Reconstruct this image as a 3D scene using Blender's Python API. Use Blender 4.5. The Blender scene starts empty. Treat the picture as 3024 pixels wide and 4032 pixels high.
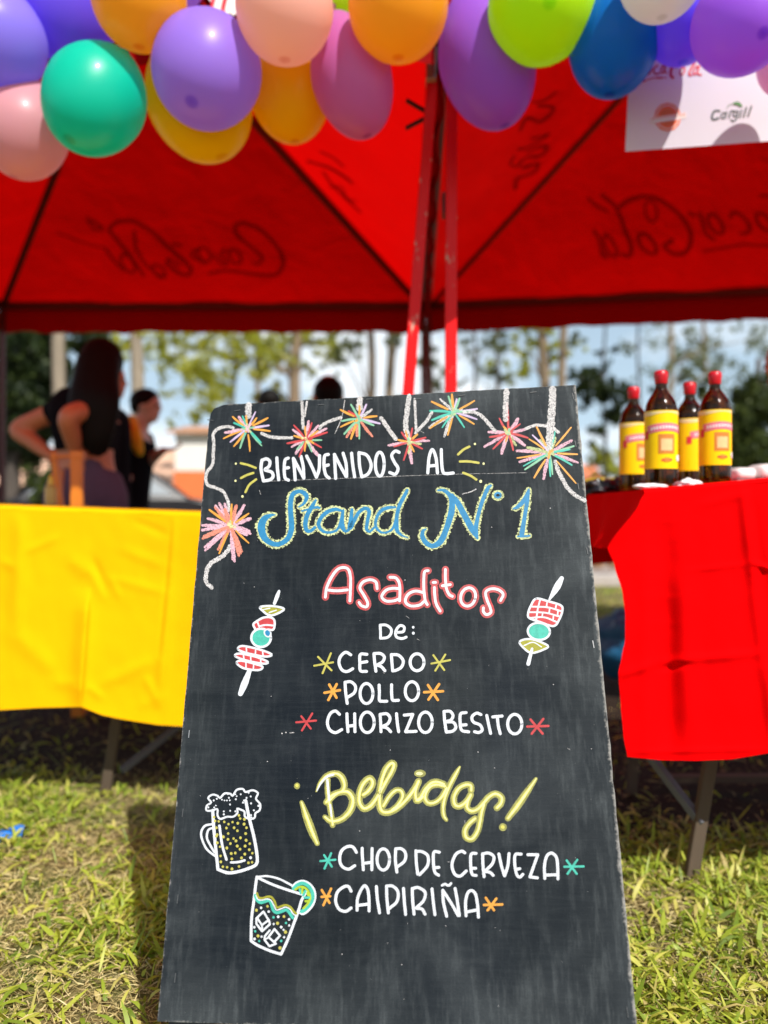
import bpy, bmesh, math, random
import numpy as np
from mathutils import Vector, Matrix, noise
R = math.radians
rnd = random.Random(7)
SC = bpy.context.scene
# ---------------------------------------------------------------- camera, sky, sun, exposure
EYE = 0.78; FPX = 3000.0
cam_d = bpy.data.cameras.new('camera'); cam = bpy.data.objects.new('camera', cam_d)
SC.collection.objects.link(cam); SC.camera = cam
cam.location = (0, 0, EYE); cam.rotation_euler = (R(90), 0, 0)
cam_d.sensor_fit = 'VERTICAL'; cam_d.sensor_height = 36; cam_d.sensor_width = 27
cam_d.lens = FPX/4032*36; cam_d.clip_start = 0.05; cam_d.clip_end = 2000
cam_d.dof.use_dof = True; cam_d.dof.focus_distance = 1.11; cam_d.dof.aperture_fstop = 2.05
cam_d.dof.aperture_blades = 0
SUN_EL, SUN_AZ = 49.0, 28.0          # elevation; degrees to the right of straight behind the camera
world = bpy.data.worlds.new('World'); SC.world = world; world.use_nodes = True
wn, wl = world.node_tree.nodes, world.node_tree.links; wn.clear()
wo = wn.new('ShaderNodeOutputWorld'); wb = wn.new('ShaderNodeBackground'); ws = wn.new('ShaderNodeTexSky')
ws.sky_type = 'NISHITA'; ws.sun_disc = False; ws.sun_elevation = R(SUN_EL); ws.sun_rotation = R(180-SUN_AZ)
ws.air_density = 1.0; ws.dust_density = 2.0; ws.ozone_density = 1.0; ws.altitude = 100
tcw = wn.new('ShaderNodeTexCoord'); mpw = wn.new('ShaderNodeMapping'); mpw.inputs['Scale'].default_value = (1, 1, 2.6)
nzw = wn.new('ShaderNodeTexNoise'); nzw.inputs['Scale'].default_value = 3.2; nzw.inputs['Detail'].default_value = 6
crw = wn.new('ShaderNodeValToRGB'); crw.color_ramp.elements[0].position = .46; crw.color_ramp.elements[1].position = .60
mxw = wn.new('ShaderNodeMixRGB'); mxw.inputs[2].default_value = (12.5, 13, 13.4, 1)
wl.new(tcw.outputs['Generated'], mpw.inputs[0]); wl.new(mpw.outputs[0], nzw.inputs['Vector'])
sxw = wn.new('ShaderNodeSeparateXYZ'); wl.new(tcw.outputs['Generated'], sxw.inputs[0])
hzr = wn.new('ShaderNodeValToRGB'); hzr.color_ramp.elements[0].position = .02; hzr.color_ramp.elements[0].color = (.92, .92, .92, 1); hzr.color_ramp.elements[1].position = .62; hzr.color_ramp.elements[1].color = (0, 0, 0, 1)
wl.new(sxw.outputs[2], hzr.inputs[0])
hzm = wn.new('ShaderNodeMixRGB'); hzm.inputs[2].default_value = (7.0, 9.2, 11.0, 1); wl.new(hzr.outputs[0], hzm.inputs[0]); wl.new(ws.outputs[0], hzm.inputs[1])
cmul = wn.new('ShaderNodeMixRGB'); cmul.blend_type = 'MULTIPLY'; cmul.inputs[0].default_value = 1
chr_ = wn.new('ShaderNodeValToRGB'); chr_.color_ramp.elements[0].color = (1, 1, 1, 1); chr_.color_ramp.elements[1].position = .7; chr_.color_ramp.elements[1].color = (.15, .15, .15, 1)
wl.new(sxw.outputs[2], chr_.inputs[0])
wl.new(nzw.outputs['Fac'], crw.inputs[0]); wl.new(crw.outputs[0], cmul.inputs[1]); wl.new(chr_.outputs[0], cmul.inputs[2]); wl.new(cmul.outputs[0], mxw.inputs[0]); wl.new(hzm.outputs[0], mxw.inputs[1])
wl.new(mxw.outputs[0], wb.inputs[0]); wb.inputs[1].default_value = 0.075; wl.new(wb.outputs[0], wo.inputs[0])
sun_d = bpy.data.lights.new('sun', 'SUN'); sun = bpy.data.objects.new('sun', sun_d); SC.collection.objects.link(sun)
sun_d.energy = 5.0; sun_d.angle = R(.5); sun_d.color = (1, .955, .88)
sv = Vector((math.sin(R(SUN_AZ))*math.cos(R(SUN_EL)), -math.cos(R(SUN_AZ))*math.cos(R(SUN_EL)), math.sin(R(SUN_EL))))
sun.rotation_euler = sv.to_track_quat('Z', 'Y').to_euler()
SC.view_settings.view_transform = 'Standard'; SC.view_settings.look = 'None'
SC.view_settings.gamma = 1; SC.view_settings.exposure = 0.36; SC.view_settings.use_curve_mapping = False

# ---------------------------------------------------------------- helpers
def P(px, py, d):
    return Vector(((px-1512)/FPX*d, d, EYE-(py-2016)/FPX*d))
def link(o): SC.collection.objects.link(o); return o
def tag(o, label=None, cat=None, group=None, kind=None):
    if label: o['label'] = label
    if cat: o['category'] = cat
    if group: o['group'] = group
    if kind: o['kind'] = kind
    return o
def thing(name, label, cat, loc=(0, 0, 0), group=None):
    o = link(bpy.data.objects.new(name, None)); o.location = loc; o.empty_display_size = .05
    return tag(o, label, cat, group)
class MB:
    def __init__(s): s.v = []; s.f = []; s.mi = []; s.mats = []
    def _m(s, m):
        if m is None: return 0
        if m not in s.mats: s.mats.append(m)
        return s.mats.index(m)
    def add(s, v, f, m=None):
        k = len(s.v); s.v += [Vector(p) for p in v]; i = s._m(m)
        for q in f: s.f.append(tuple(a+k for a in q)); s.mi.append(i)
    def box(s, c, size, rot=None, m=None):
        x, y, z = [a/2 for a in size]; c = Vector(c)
        vs = [Vector((a*x, b*y, e*z)) for a in (-1, 1) for b in (-1, 1) for e in (-1, 1)]
        if rot is not None: vs = [rot @ p for p in vs]
        s.add([c+p for p in vs], [(0, 1, 3, 2), (4, 6, 7, 5), (0, 4, 5, 1), (2, 3, 7, 6), (0, 2, 6, 4), (1, 5, 7, 3)], m)
    def bar(s, a, b, w, h, m=None, up=Vector((0, 0, 1))):
        a, b = Vector(a), Vector(b); d = (b-a); L = d.length; d.normalize()
        if abs(d.dot(up)) > .98: up = Vector((0, 1, 0))
        sd = d.cross(up).normalized(); u = sd.cross(d)
        rot = Matrix((sd, d, u)).transposed()
        s.box((a+b)/2, (w, L, h), rot, m)
    def tube(s, pts, rad, n=10, side=None, m=None, cap=True):
        pts = [Vector(p) for p in pts]; base = len(s.v); rings = []
        vs, fs = [], []
        up = Vector(side) if side is not None else None
        if up is None:
            d0 = (pts[-1]-pts[0]).normalized(); up = Vector((1, 0, 0)) if abs(d0.x) < .9 else Vector((0, 1, 0))
        for i, p in enumerate(pts):
            d = (pts[min(i+1, len(pts)-1)]-pts[max(i-1, 0)]).normalized()
            a = (up-d*up.dot(d)).normalized(); b = d.cross(a)
            r = rad[i] if isinstance(rad, (list, tuple)) else rad
            ra, rb = r if isinstance(r, (list, tuple)) else (r, r)
            for k in range(n):
                t = 2*math.pi*k/n; vs.append(p+a*math.cos(t)*ra+b*math.sin(t)*rb)
        for i in range(len(pts)-1):
            for k in range(n):
                q = (k+1) % n; fs.append((i*n+k, i*n+q, (i+1)*n+q, (i+1)*n+k))
        if cap:
            fs.append(tuple(range(n))[::-1]); fs.append(tuple((len(pts)-1)*n+k for k in range(n)))
        s.add(vs, fs, m)
    def ball(s, c, r, seg=14, rings=9, rot=None, m=None, f=None):
        c = Vector(c); r = (r, r, r) if not isinstance(r, (tuple, list)) else r; vs = []; fs = []
        for i in range(rings+1):
            th = math.pi*i/rings
            for k in range(seg):
                ph = 2*math.pi*k/seg
                p = Vector((math.sin(th)*math.cos(ph), math.sin(th)*math.sin(ph), math.cos(th)))
                q = Vector((p.x*r[0], p.y*r[1], p.z*r[2]))
                if f: q = f(p, q)
                if rot is not None: q = rot @ q
                vs.append(c+q)
        for i in range(rings):
            for k in range(seg):
                a = i*seg+k; b = i*seg+(k+1) % seg
                if i == 0: fs.append((a, a+seg, b+seg))
                elif i == rings-1: fs.append((a, a+seg, b))
                else: fs.append((a, a+seg, b+seg, b))
        s.add(vs, fs, m)
    def lathe(s, prof, c=(0, 0, 0), n=24, m=None):
        c = Vector(c); vs = []; fs = []
        for r, z in prof:
            for k in range(n):
                t = 2*math.pi*k/n; vs.append(c+Vector((r*math.cos(t), r*math.sin(t), z)))
        for i in range(len(prof)-1):
            for k in range(n):
                q = (k+1) % n; fs.append((i*n+k, i*n+q, (i+1)*n+q, (i+1)*n+k))
        s.add(vs, fs, m)
    def build(s, name, mat=None, parent=None, smooth=False, bevel=0, sub=0, label=None, kind=None, auto=None):
        off = parent.matrix_basis.translation.copy() if parent else Vector()
        pp = parent
        while pp is not None and pp.parent is not None:
            pp = pp.parent; off += pp.matrix_basis.translation
        me = bpy.data.meshes.new(name)
        me.from_pydata([p-off for p in s.v], [], s.f)
        mats = [mat] if mat else s.mats
        for m in mats: me.materials.append(m)
        if not mat and len(mats) > 1: me.polygons.foreach_set('material_index', s.mi)
        me.update()
        if smooth: me.polygons.foreach_set('use_smooth', [True]*len(me.polygons))
        o = link(bpy.data.objects.new(name, me)); o.parent = parent
        if bevel:
            b = o.modifiers.new('bevel', 'BEVEL'); b.width = bevel; b.segments = 2; b.limit_method = 'ANGLE'
        if sub:
            b = o.modifiers.new('sub', 'SUBSURF'); b.levels = sub; b.render_levels = sub
        if label: o['label'] = label
        if kind: o['kind'] = kind
        return o
def cr(pts, step=6.0, closed=False):
    """Catmull-Rom through points with any number of channels."""
    pts = [np.array(p, float) for p in pts]; n = len(pts)
    if n == 2: pts = [pts[0], (pts[0]+pts[1])/2, pts[1]]; n = 3
    out = []
    segs = n if closed else n-1
    for i in range(segs):
        p0 = pts[(i-1) % n] if closed or i > 0 else pts[0]*2-pts[1]
        p1 = pts[i]; p2 = pts[(i+1) % n]
        p3 = pts[(i+2) % n] if closed or i+2 < n else p2*2-p1
        k = max(2, int(np.linalg.norm((p2-p1)[:2])/step)+1)
        for j in range(k):
            t = j/k
            out.append(.5*((2*p1)+(-p0+p2)*t+(2*p0-5*p1+4*p2-p3)*t*t+(-p0+3*p1-3*p2+p3)*t**3))
    if not closed: out.append(pts[-1])
    return out

# ---------------------------------------------------------------- materials
class N:
    def __init__(s, name):
        s.m = bpy.data.materials.new(name); s.m.use_nodes = True; s.t = s.m.node_tree; s.t.nodes.clear()
        s.out = s.t.nodes.new('ShaderNodeOutputMaterial')
    def n(s, typ, **kw):
        x = s.t.nodes.new('ShaderNode'+typ)
        for k, v in kw.items():
            if k.startswith('_'): setattr(x, k[1:], v)
            else:
                inp = x.inputs[int(k[1:])] if k[0] == 'i' and k[1:].isdigit() else x.inputs[k.replace('_', ' ')]
                if hasattr(v, 'is_linked') or isinstance(v, bpy.types.NodeSocket): s.t.links.new(v, inp)
                else:
                    if isinstance(v, (tuple, list)) and len(v) == 3 and inp.type == 'RGBA': v = (*v, 1)
                    inp.default_value = v
        return x
    def l(s, a, b): s.t.links.new(a, b)
    def done(s, sh): s.l(sh, s.out.inputs[0]); return s.m
    def coord(s, scale=(1, 1, 1), kind='Object', rot=(0, 0, 0)):
        tc = s.n('TexCoord'); mp = s.n('Mapping'); s.l(tc.outputs[kind], mp.inputs[0])
        mp.inputs['Scale'].default_value = scale; mp.inputs['Rotation'].default_value = rot; return mp.outputs[0]
    def noise(s, sc, detail=4, vec=None, rough=.55, dist=0):
        x = s.n('TexNoise', Scale=sc, Detail=detail, Roughness=rough, Distortion=dist)
        if vec is not None: s.l(vec, x.inputs['Vector'])
        return x.outputs['Fac']
    def ramp(s, f, stops):
        r = s.n('ValToRGB'); s.l(f, r.inputs[0]); e = r.color_ramp.elements
        while len(e) < len(stops): e.new(.5)
        for el, (p, c) in zip(e, stops):
            el.position = p; el.color = (*c, 1) if isinstance(c, (tuple, list)) else (c, c, c, 1)
        return r.outputs[0]
    def mix(s, f, a, b, mode='MIX'):
        x = s.n('MixRGB', _blend_type=mode)
        for i, v in enumerate((f, a, b)):
            if isinstance(v, bpy.types.NodeSocket): s.l(v, x.inputs[i])
            else: x.inputs[i].default_value = v if i == 0 else ((*v, 1) if len(v) == 3 else v)
        return x.outputs[0]
    def bump(s, h, st=.3, d=.01):
        b = s.n('Bump', Strength=st, Distance=d); s.l(h, b.inputs['Height']); return b.outputs[0]
def mat(name, col, rough=.6, var=.15, nscale=20, bump=.1, bd=.002, metal=0, spec=.5, coord='Object', stretch=(1, 1, 1)):
    k = N(name); v = k.coord(stretch, coord); f = k.noise(nscale, 5, v)
    c = k.mix(f, tuple(a*(1-var) for a in col), tuple(min(1, a*(1+var)) for a in col))
    b = k.n('BsdfPrincipled', Roughness=rough, Metallic=metal)
    b.inputs['Specular IOR Level'].default_value = spec
    k.l(c, b.inputs['Base Color'])
    if bump: k.l(k.bump(f, bump, bd), b.inputs['Normal'])
    return k.done(b.outputs[0])
def fabric(name, col, trans=.3, tcol=None, weave=900, var=.06, rough=.9, spec=.06):
    k = N(name); f = k.noise(6, 4, k.coord()); g = k.noise(weave, 2, k.coord())
    c = k.mix(f, tuple(a*(1-var) for a in col), tuple(min(1, a*(1+var)) for a in col))
    nb = k.bump(g, .12, .0005)
    d = k.n('BsdfPrincipled', Roughness=rough); k.l(c, d.inputs['Base Color']); k.l(nb, d.inputs['Normal'])
    d.inputs['Specular IOR Level'].default_value = spec
    t = k.n('BsdfTranslucent')
    if tcol: t.inputs[0].default_value = (*tcol, 1)
    else: k.l(c, t.inputs[0])
    mx = k.n('MixShader', Fac=trans); k.l(d.outputs[0], mx.inputs[1]); k.l(t.outputs[0], mx.inputs[2])
    return k.done(mx.outputs[0])
def s2l(r, g, b): return tuple(((c/255)/12.92 if c/255 <= .04045 else ((c/255+.055)/1.055)**2.4) for c in (r, g, b))
# ---------------------------------------------------------------- ground, path
def ground_mat():
    k = N('lawn_soil'); v = k.coord()
    big = k.noise(.9, 5, v); fine = k.noise(60, 6, v, .65); mid = k.noise(9, 5, v)
    soil = k.mix(fine, (.10, .066, .03), (.34, .26, .12))
    grass = k.mix(fine, (.055, .075, .018), (.14, .17, .04))
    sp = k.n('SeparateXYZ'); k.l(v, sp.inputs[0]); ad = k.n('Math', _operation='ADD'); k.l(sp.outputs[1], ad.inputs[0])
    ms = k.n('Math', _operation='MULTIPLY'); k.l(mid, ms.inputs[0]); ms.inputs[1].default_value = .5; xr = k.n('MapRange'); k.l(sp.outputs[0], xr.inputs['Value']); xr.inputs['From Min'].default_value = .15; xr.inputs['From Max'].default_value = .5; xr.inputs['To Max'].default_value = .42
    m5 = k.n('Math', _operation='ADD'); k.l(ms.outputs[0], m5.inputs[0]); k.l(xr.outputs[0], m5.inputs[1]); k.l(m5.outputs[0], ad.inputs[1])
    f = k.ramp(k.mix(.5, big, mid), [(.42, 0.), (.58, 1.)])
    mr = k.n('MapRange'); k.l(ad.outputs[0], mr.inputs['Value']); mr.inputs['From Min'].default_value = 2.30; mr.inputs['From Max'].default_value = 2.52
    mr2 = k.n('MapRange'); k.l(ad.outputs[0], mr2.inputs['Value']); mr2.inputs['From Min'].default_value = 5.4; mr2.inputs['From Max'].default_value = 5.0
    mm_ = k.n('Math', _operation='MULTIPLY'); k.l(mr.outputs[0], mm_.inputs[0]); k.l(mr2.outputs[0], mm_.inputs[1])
    c = k.mix(mm_.outputs[0], k.mix(f, soil, grass), k.mix(fine, (.008, .005, .003), (.040, .024, .014)))  # dark litter under the tents, blackened further as painted shade
    b = k.n('BsdfPrincipled', Roughness=.9); b.inputs['Specular IOR Level'].default_value = .2
    k.l(c, b.inputs['Base Color']); k.l(k.bump(fine, .9, .02), b.inputs['Normal'])
    return k.done(b.outputs[0])
g = MB(); nx = 60
xs = [-400, -60, -12] + [-4+8*i/nx for i in range(nx+1)] + [12, 60, 400]
ys = [-300, -30, -2] + [.4+8*i/nx for i in range(nx+1)] + [14, 40, 120, 600]
gv = []
def gz(x, y):
    if abs(x) > 4.1 or y < .3 or y > 8.5: return 0
    return .012*(noise.noise(Vector((x*1.7, y*1.7, 0))))+.006*noise.noise(Vector((x*6, y*6, 3)))
for y in ys:
    for x in xs: gv.append((x, y, gz(x, y)))
W_ = len(xs)
g.add(gv, [(j*W_+i, j*W_+i+1, (j+1)*W_+i+1, (j+1)*W_+i) for j in range(len(ys)-1) for i in range(W_-1)])
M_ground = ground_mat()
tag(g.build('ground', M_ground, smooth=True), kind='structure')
M_path = mat('packed_path', (.30, .235, .20), .9, .2, 8, .3, .01)
M_kerb = mat('kerb_concrete', (.40, .36, .33), .85, .15, 12, .2, .005)
p = MB(); p.box((0, 10.6, .03), (60, 4.4, .06)); tag(p.build('path', M_path), kind='structure')
p = MB(); p.box((0, 8.15, .055), (60, .38, .11)); tag(p.build('kerb', M_kerb, bevel=.01), kind='structure')

# ---------------------------------------------------------------- grass and straw (uncountable)
def leaf_mat(name, cols, trans, rough=.45):
    k = N(name); a = k.n('Attribute', _attribute_name='tint')
    c = k.ramp(a.outputs['Fac'], cols)
    f = k.noise(90, 2, k.coord()); c = k.mix(k.ramp(f, [(.4, .0), (.9, .25)]), c, (.30, .26, .08))
    d = k.n('BsdfPrincipled', Roughness=rough); k.l(c, d.inputs['Base Color']); d.inputs['Specular IOR Level'].default_value = .35
    t = k.n('BsdfTranslucent'); k.l(k.mix(.5, c, (.55, .6, .08), 'MIX'), t.inputs[0])
    mx = k.n('MixShader', Fac=trans); k.l(d.outputs[0], mx.inputs[1]); k.l(t.outputs[0], mx.inputs[2])
    return k.done(mx.outputs[0])
rs = np.random.RandomState(3)
def blades(name, count, ymin, ymax, L, Wd, lift, curve, matl, nseg, patch, dens_pow=1.0, keep_sign=1):
    y = ymin+(ymax-ymin)*rs.rand(count)**dens_pow
    x = (rs.rand(count)*2-1)*(.56*y+.25)
    keep = np.ones(count, bool)
    if patch:
        nv = np.array([noise.noise(Vector((a*2.3, b*2.3, 1.7)))+.5*noise.noise(Vector((a*7, b*7, 5))) for a, b in zip(x, y)])
        keep = rs.rand(count) < np.clip(.70+keep_sign*1.5*nv, .16, 1)
    keep &= (y < np.where(x > .3, 1.74, 2.12)+.22*rs.rand(count)**2) | (y > 5.3) | (rs.rand(count) < .06)
    x, y = x[keep], y[keep]; n = len(x)
    az = rs.rand(n)*2*np.pi; ln = L[0]+(L[1]-L[0])*rs.rand(n)**1.5; w = Wd[0]+(Wd[1]-Wd[0])*rs.rand(n)
    el = np.radians(lift[0]+(lift[1]-lift[0])*rs.rand(n)); cv = np.radians(curve[0]+(curve[1]-curve[0])*rs.rand(n))
    z0 = np.array([gz(a, b) for a, b in zip(x, y)])+rs.rand(n)*.004
    if lift[0] < 5: z0 += rs.rand(n)*.012
    dx, dy = np.cos(az), np.sin(az); sx, sy = -dy, dx
    roll = (rs.rand(n)-.5)*1.2
    prof = {2: [1, .8, .08], 3: [.45, 1, .8, .06], 4: [.45, 1, 1, .65, .05]}[nseg]
    V = np.zeros((n, nseg+1, 2, 3)); cx, cy, cz = x.copy(), y.copy(), z0.copy(); e = el.copy()
    for s_ in range(nseg+1):
        hw = w*.5*prof[s_]
        for q, sg in enumerate((-1, 1)):
            V[:, s_, q, 0] = cx+sx*hw*sg*np.cos(roll); V[:, s_, q, 1] = cy+sy*hw*sg*np.cos(roll)
            V[:, s_, q, 2] = cz+hw*sg*np.sin(roll)
        st = ln/nseg
        cx = cx+dx*np.cos(e)*st; cy = cy+dy*np.cos(e)*st; cz = np.maximum(cz+np.sin(e)*st, z0*0+.002); e = e-cv/nseg
    per = (nseg+1)*2
    F = []
    b0 = (np.arange(n)*per)[:, None]
    for s_ in range(nseg): F.append(b0+np.array([2*s_, 2*s_+1, 2*s_+3, 2*s_+2])[None])
    F = np.stack(F, 1).reshape(-1, 4)
    me = bpy.data.meshes.new(name); nf = len(F)
    me.vertices.add(n*per); me.vertices.foreach_set('co', V.reshape(-1))
    me.loops.add(nf*4); me.loops.foreach_set('vertex_index', F.reshape(-1).astype(np.int32))
    me.polygons.add(nf); me.polygons.foreach_set('loop_start', np.arange(0, nf*4, 4, dtype=np.int32))
    me.polygons.foreach_set('loop_total', np.full(nf, 4, np.int32)); me.polygons.foreach_set('use_smooth', np.ones(nf, bool))
    at = me.attributes.new('tint', 'FLOAT', 'POINT'); at.data.foreach_set('value', np.repeat(rs.rand(n), per).astype(np.float32))
    me.materials.append(matl); me.update(); me.validate()
    return tag(link(bpy.data.objects.new(name, me)), kind='stuff')
M_leaf = leaf_mat('grass_leaf', [(0, (.10, .17, .02)), (.3, (.26, .36, .03)), (.65, (.42, .48, .05)), (.85, (.58, .56, .12)), (1, (.56, .44, .19))], .38)
M_straw = leaf_mat('dry_straw', [(0, (.30, .22, .09)), (.5, (.54, .44, .19)), (1, (.72, .62, .34))], .15, .6)
o = blades('grass', 92000, .85, 3.2, (.012, .066), (.0028, .0098), (0, 62), (0, 110), M_leaf, 3, True, .9)
tag(o, 'broad bladed green lawn grass in front of and under the tables', 'grass')
o = blades('dry_grass', 90000, .85, 3.0, (.010, .038), (.0008, .0022), (-2, 22), (-10, 40), M_straw, 2, False, .9)
tag(o, 'straw coloured dead grass thatch lying between the green blades', 'dry grass')
o = blades('grass', 12000, 3.2, 9.0, (.04, .10), (.008, .016), (20, 70), (20, 90), M_leaf, 2, True, 1)
tag(o, 'short lawn under the tents and beyond towards the path', 'grass')

# ---------------------------------------------------------------- tents
M_canopy = N('red_canopy_cloth')
def canopy_mat(k, tf, tcol=(.95, .006, .006), dcol=(.55, .006, .008)):
    v = k.coord(); f = k.noise(1.3, 5, v, .6, .6); g = k.noise(500, 2, v)
    d = k.n('BsdfPrincipled', Roughness=.7); d.inputs['Specular IOR Level'].default_value = .06
    k.l(k.mix(f, tuple(a*.85 for a in dcol), dcol), d.inputs['Base Color'])
    t = k.n('BsdfTranslucent'); k.l(k.mix(f, tuple(a*.8 for a in tcol), tcol), t.inputs[0])
    nb = k.bump(k.noise(3.5, 4, k.coord((1, 1, 1)), .6, .4), .28, .06); k.l(nb, d.inputs['Normal']); k.l(nb, t.inputs['Normal'])
    mx = k.n('MixShader', Fac=tf); k.l(d.outputs[0], mx.inputs[1]); k.l(t.outputs[0], mx.inputs[2])
    return k.done(mx.outputs[0])
M_canopy = canopy_mat(M_canopy, .60, (.63, .0012, .0008), (.16, .0008, .001))
M_val = canopy_mat(N('red_valance_cloth'), .35, (.30, .001, .001), (.34, .001, .002))
M_bar = mat('dark_red_steel', (.075, .008, .008), .5, .3, 30, .1)
def pole_mat():
    k = N('worn_red_paint'); v = k.coord((1, 1, .3)); f = k.noise(38, 6, v, .7)
    c = k.mix(k.ramp(f, [(.62, 0.), (.67, 1.)]), (.80, .006, .008), (.50, .36, .28))
    b = k.n('BsdfPrincipled', Roughness=.38); b.inputs['Specular IOR Level'].default_value = .2; k.l(c, b.inputs['Base Color']); k.l(k.bump(f, .2, .001), b.inputs['Normal'])
    return k.done(b.outputs[0])
M_pole = pole_mat()
M_white = mat('white_print', (.80, .78, .74), .7, .05, 30, .0)
def ray_plane(px, py, p0, n):
    d = P(px, py, 1)-Vector((0, 0, EYE)); c = Vector((0, 0, EYE))
    t = (p0-c).dot(n)/d.dot(n); return c+d*t
def strokes_on_plane(mb, strokes, frame, p0, n, off, m=None, step=8):
    ox, oy, s = frame; n = n.normalized(); i = 0
    for pts, w in strokes:
        cp = cr([(ox+a/s, oy+b/s) for a, b in pts], step)
        mesh_ribbon(mb, [(q[0], q[1], w/s) for q in cp], lambda x, y: ray_plane(x, y, p0, n)+n*(off+.0002*i), m); i += 1
def mesh_ribbon(mb, pts, mapf, m=None, rag=0, capn=6):
    """pts (x, y, width) in px; flat ribbon with round caps"""
    n = len(pts); L = []; Rr = []; tang = []
    for i in range(n):
        a = pts[max(i-1, 0)]; b = pts[min(i+1, n-1)]
        tx, ty = b[0]-a[0], b[1]-a[1]; q = math.hypot(tx, ty) or 1; tx /= q; ty /= q; tang.append((tx, ty))
        hw = pts[i][2]/2
        j1 = 1+rag*(rnd.random()-.5); j2 = 1+rag*(rnd.random()-.5)
        L.append((pts[i][0]+ty*hw*j1, pts[i][1]-tx*hw*j1)); Rr.append((pts[i][0]-ty*hw*j2, pts[i][1]+tx*hw*j2))
    V = L+Rr; F = [(i, i+1, n+i+1, n+i) for i in range(n-1)]
    for end, sgn in ((0, -1), (n-1, 1)):
        x, y, w = pts[end]; tx, ty = tang[end]; hw = w/2*(1-.3*rag); k0 = len(V)
        V.append((x, y)); arc = [end]
        for c in range(1, capn):
            t = math.pi*c/capn; V.append((x+ty*hw*math.cos(t)+sgn*tx*hw*math.sin(t), y-tx*hw*math.cos(t)+sgn*ty*hw*math.sin(t))); arc.append(len(V)-1)
        arc.append(n+end)
        for c in range(len(arc)-1): F.append((k0, arc[c], arc[c+1]))
    mb.add([mapf(a, b) for a, b in V], F, m)
Z_E, Z_V = 2.167, 1.973
def lerp(a, b, t): return a*(1-t)+b*t
def tent(label, BL, BR, FR, FL, apex, hipw=.033):
    t = thing('canopy_tent', label, 'tent', (BL[0], BL[1], 0), 'red pyramid canopy tents')
    C = {k: Vector((*v, Z_E)) for k, v in dict(BL=BL, BR=BR, FR=FR, FL=FL).items()}; A = Vector(apex)
    for a, b, nm in (('BL', 'BR', 'back'), ('BR', 'FR', 'r'), ('FR', 'FL', 'f'), ('FL', 'BL', 'l')):
        m = MB(); n1, n2 = 26, 20; vs = []
        nor = (C[b]-C[a]).cross(A-C[a]).normalized()
        if nor.z < 0: nor = -nor
        for i in range(n1+1):
            for j in range(n2+1):
                s_ = i/n1; q = j/n2
                e = lerp(C[a], C[b], s_); pnt = lerp(e, A, q)
                hang = -.045*math.sin(math.pi*s_)*math.sin(math.pi*min(1, q*1.3)) if q < .77 else 0
                wr = .012*noise.noise(Vector((s_*9+len(nm), q*5, 2)))*math.sin(math.pi*s_)*(1-q)
                pnt = pnt+nor*(hang*(1-q)+wr)
                vs.append(pnt)
        m.add(vs, [(i*(n2+1)+j, (i+1)*(n2+1)+j, (i+1)*(n2+1)+j+1, i*(n2+1)+j+1) for i in range(n1) for j in range(n2)])
        pn = m.build('roof_panel', M_canopy, t, smooth=True)
        m = MB(); n1 = 60; vs = []; out = Vector((nor.x, nor.y, 0)).normalized()
        for i in range(n1+1):
            e = lerp(C[a], C[b], i/n1); bz = Z_V+.010*abs(math.sin(i*.55))+.012*noise.noise(Vector((i*.2, 1, 4)))
            for z, of in ((Z_E+.012, -.015), (Z_E+.004, .024), (lerp(Z_E, Z_V, .5), .028+.006*math.sin(i*.9)), (bz, .026+.012*math.sin(i*.8+1))):
                vs.append(Vector((e.x, e.y, z))+out*of)
        m.add(vs, [(i*4+j, i*4+j+1, i*4+j+5, i*4+j+4) for i in range(n1) for j in range(3)])
        m.build('valance', M_val, t, smooth=True)
        m = MB(); m.bar(C[a]-Vector((0, 0, .02)), C[b]-Vector((0, 0, .02)), .035, .035)
        for q in (.25, .75):
            e = lerp(C[a], C[b], q); m.bar(e-Vector((0, 0, .02)), e+Vector((0, 0, .045)), .03, .03)
        m.build('eave_bar', M_bar, t, bevel=.004)
        m = MB(); m.bar(C[a]-Vector((0, 0, .03)), A-Vector((0, 0, .05)), hipw, hipw); m.build('hip_rafter', M_bar, t, bevel=.004)
    for k in ('BL', 'BR'):
        m = MB(); m.bar((C[k].x, C[k].y, 0), (C[k].x, C[k].y, Z_E), .032, .032); m.build('leg', M_bar, t, bevel=.004)
    return t, C, A
t1, C1, A1 = tent('red canopy tent behind the yellow table, left of the two', (-2.54, 5.07), (.262, 5.07), (.135, 2.07), (-2.66, 2.07), (-1.195, 3.57, 3.30))
t2, C2, A2 = tent('red canopy tent behind the red table, right of the two', (.296, 5.07), (3.03, 4.61), (2.93, 1.66), (.168, 2.02), (1.63, 3.37, 3.30), .022)
def panel_plane(C, A, a, b):
    n = (C[b]-C[a]).cross(A-C[a]).normalized()
    if n.z < 0: n = -n
    return C[a], n
FC1 = (0, 600, 1.0972); FC2 = (1512, 600, 1.0972); FC3 = (1512, 0, 1.0972)
def ring(cx, cy, rx, ry, tilt=0, n=12):
    c, s_ = math.cos(R(tilt)), math.sin(R(tilt))
    return [(cx+rx*math.cos(6.2832*i/n)*c-ry*math.sin(6.2832*i/n)*s_, cy+rx*math.cos(6.2832*i/n)*s_+ry*math.sin(6.2832*i/n)*c) for i in range(n+1)]
m = MB(); p0, n0 = panel_plane(C1, A1, 'BL', 'BR')
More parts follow.
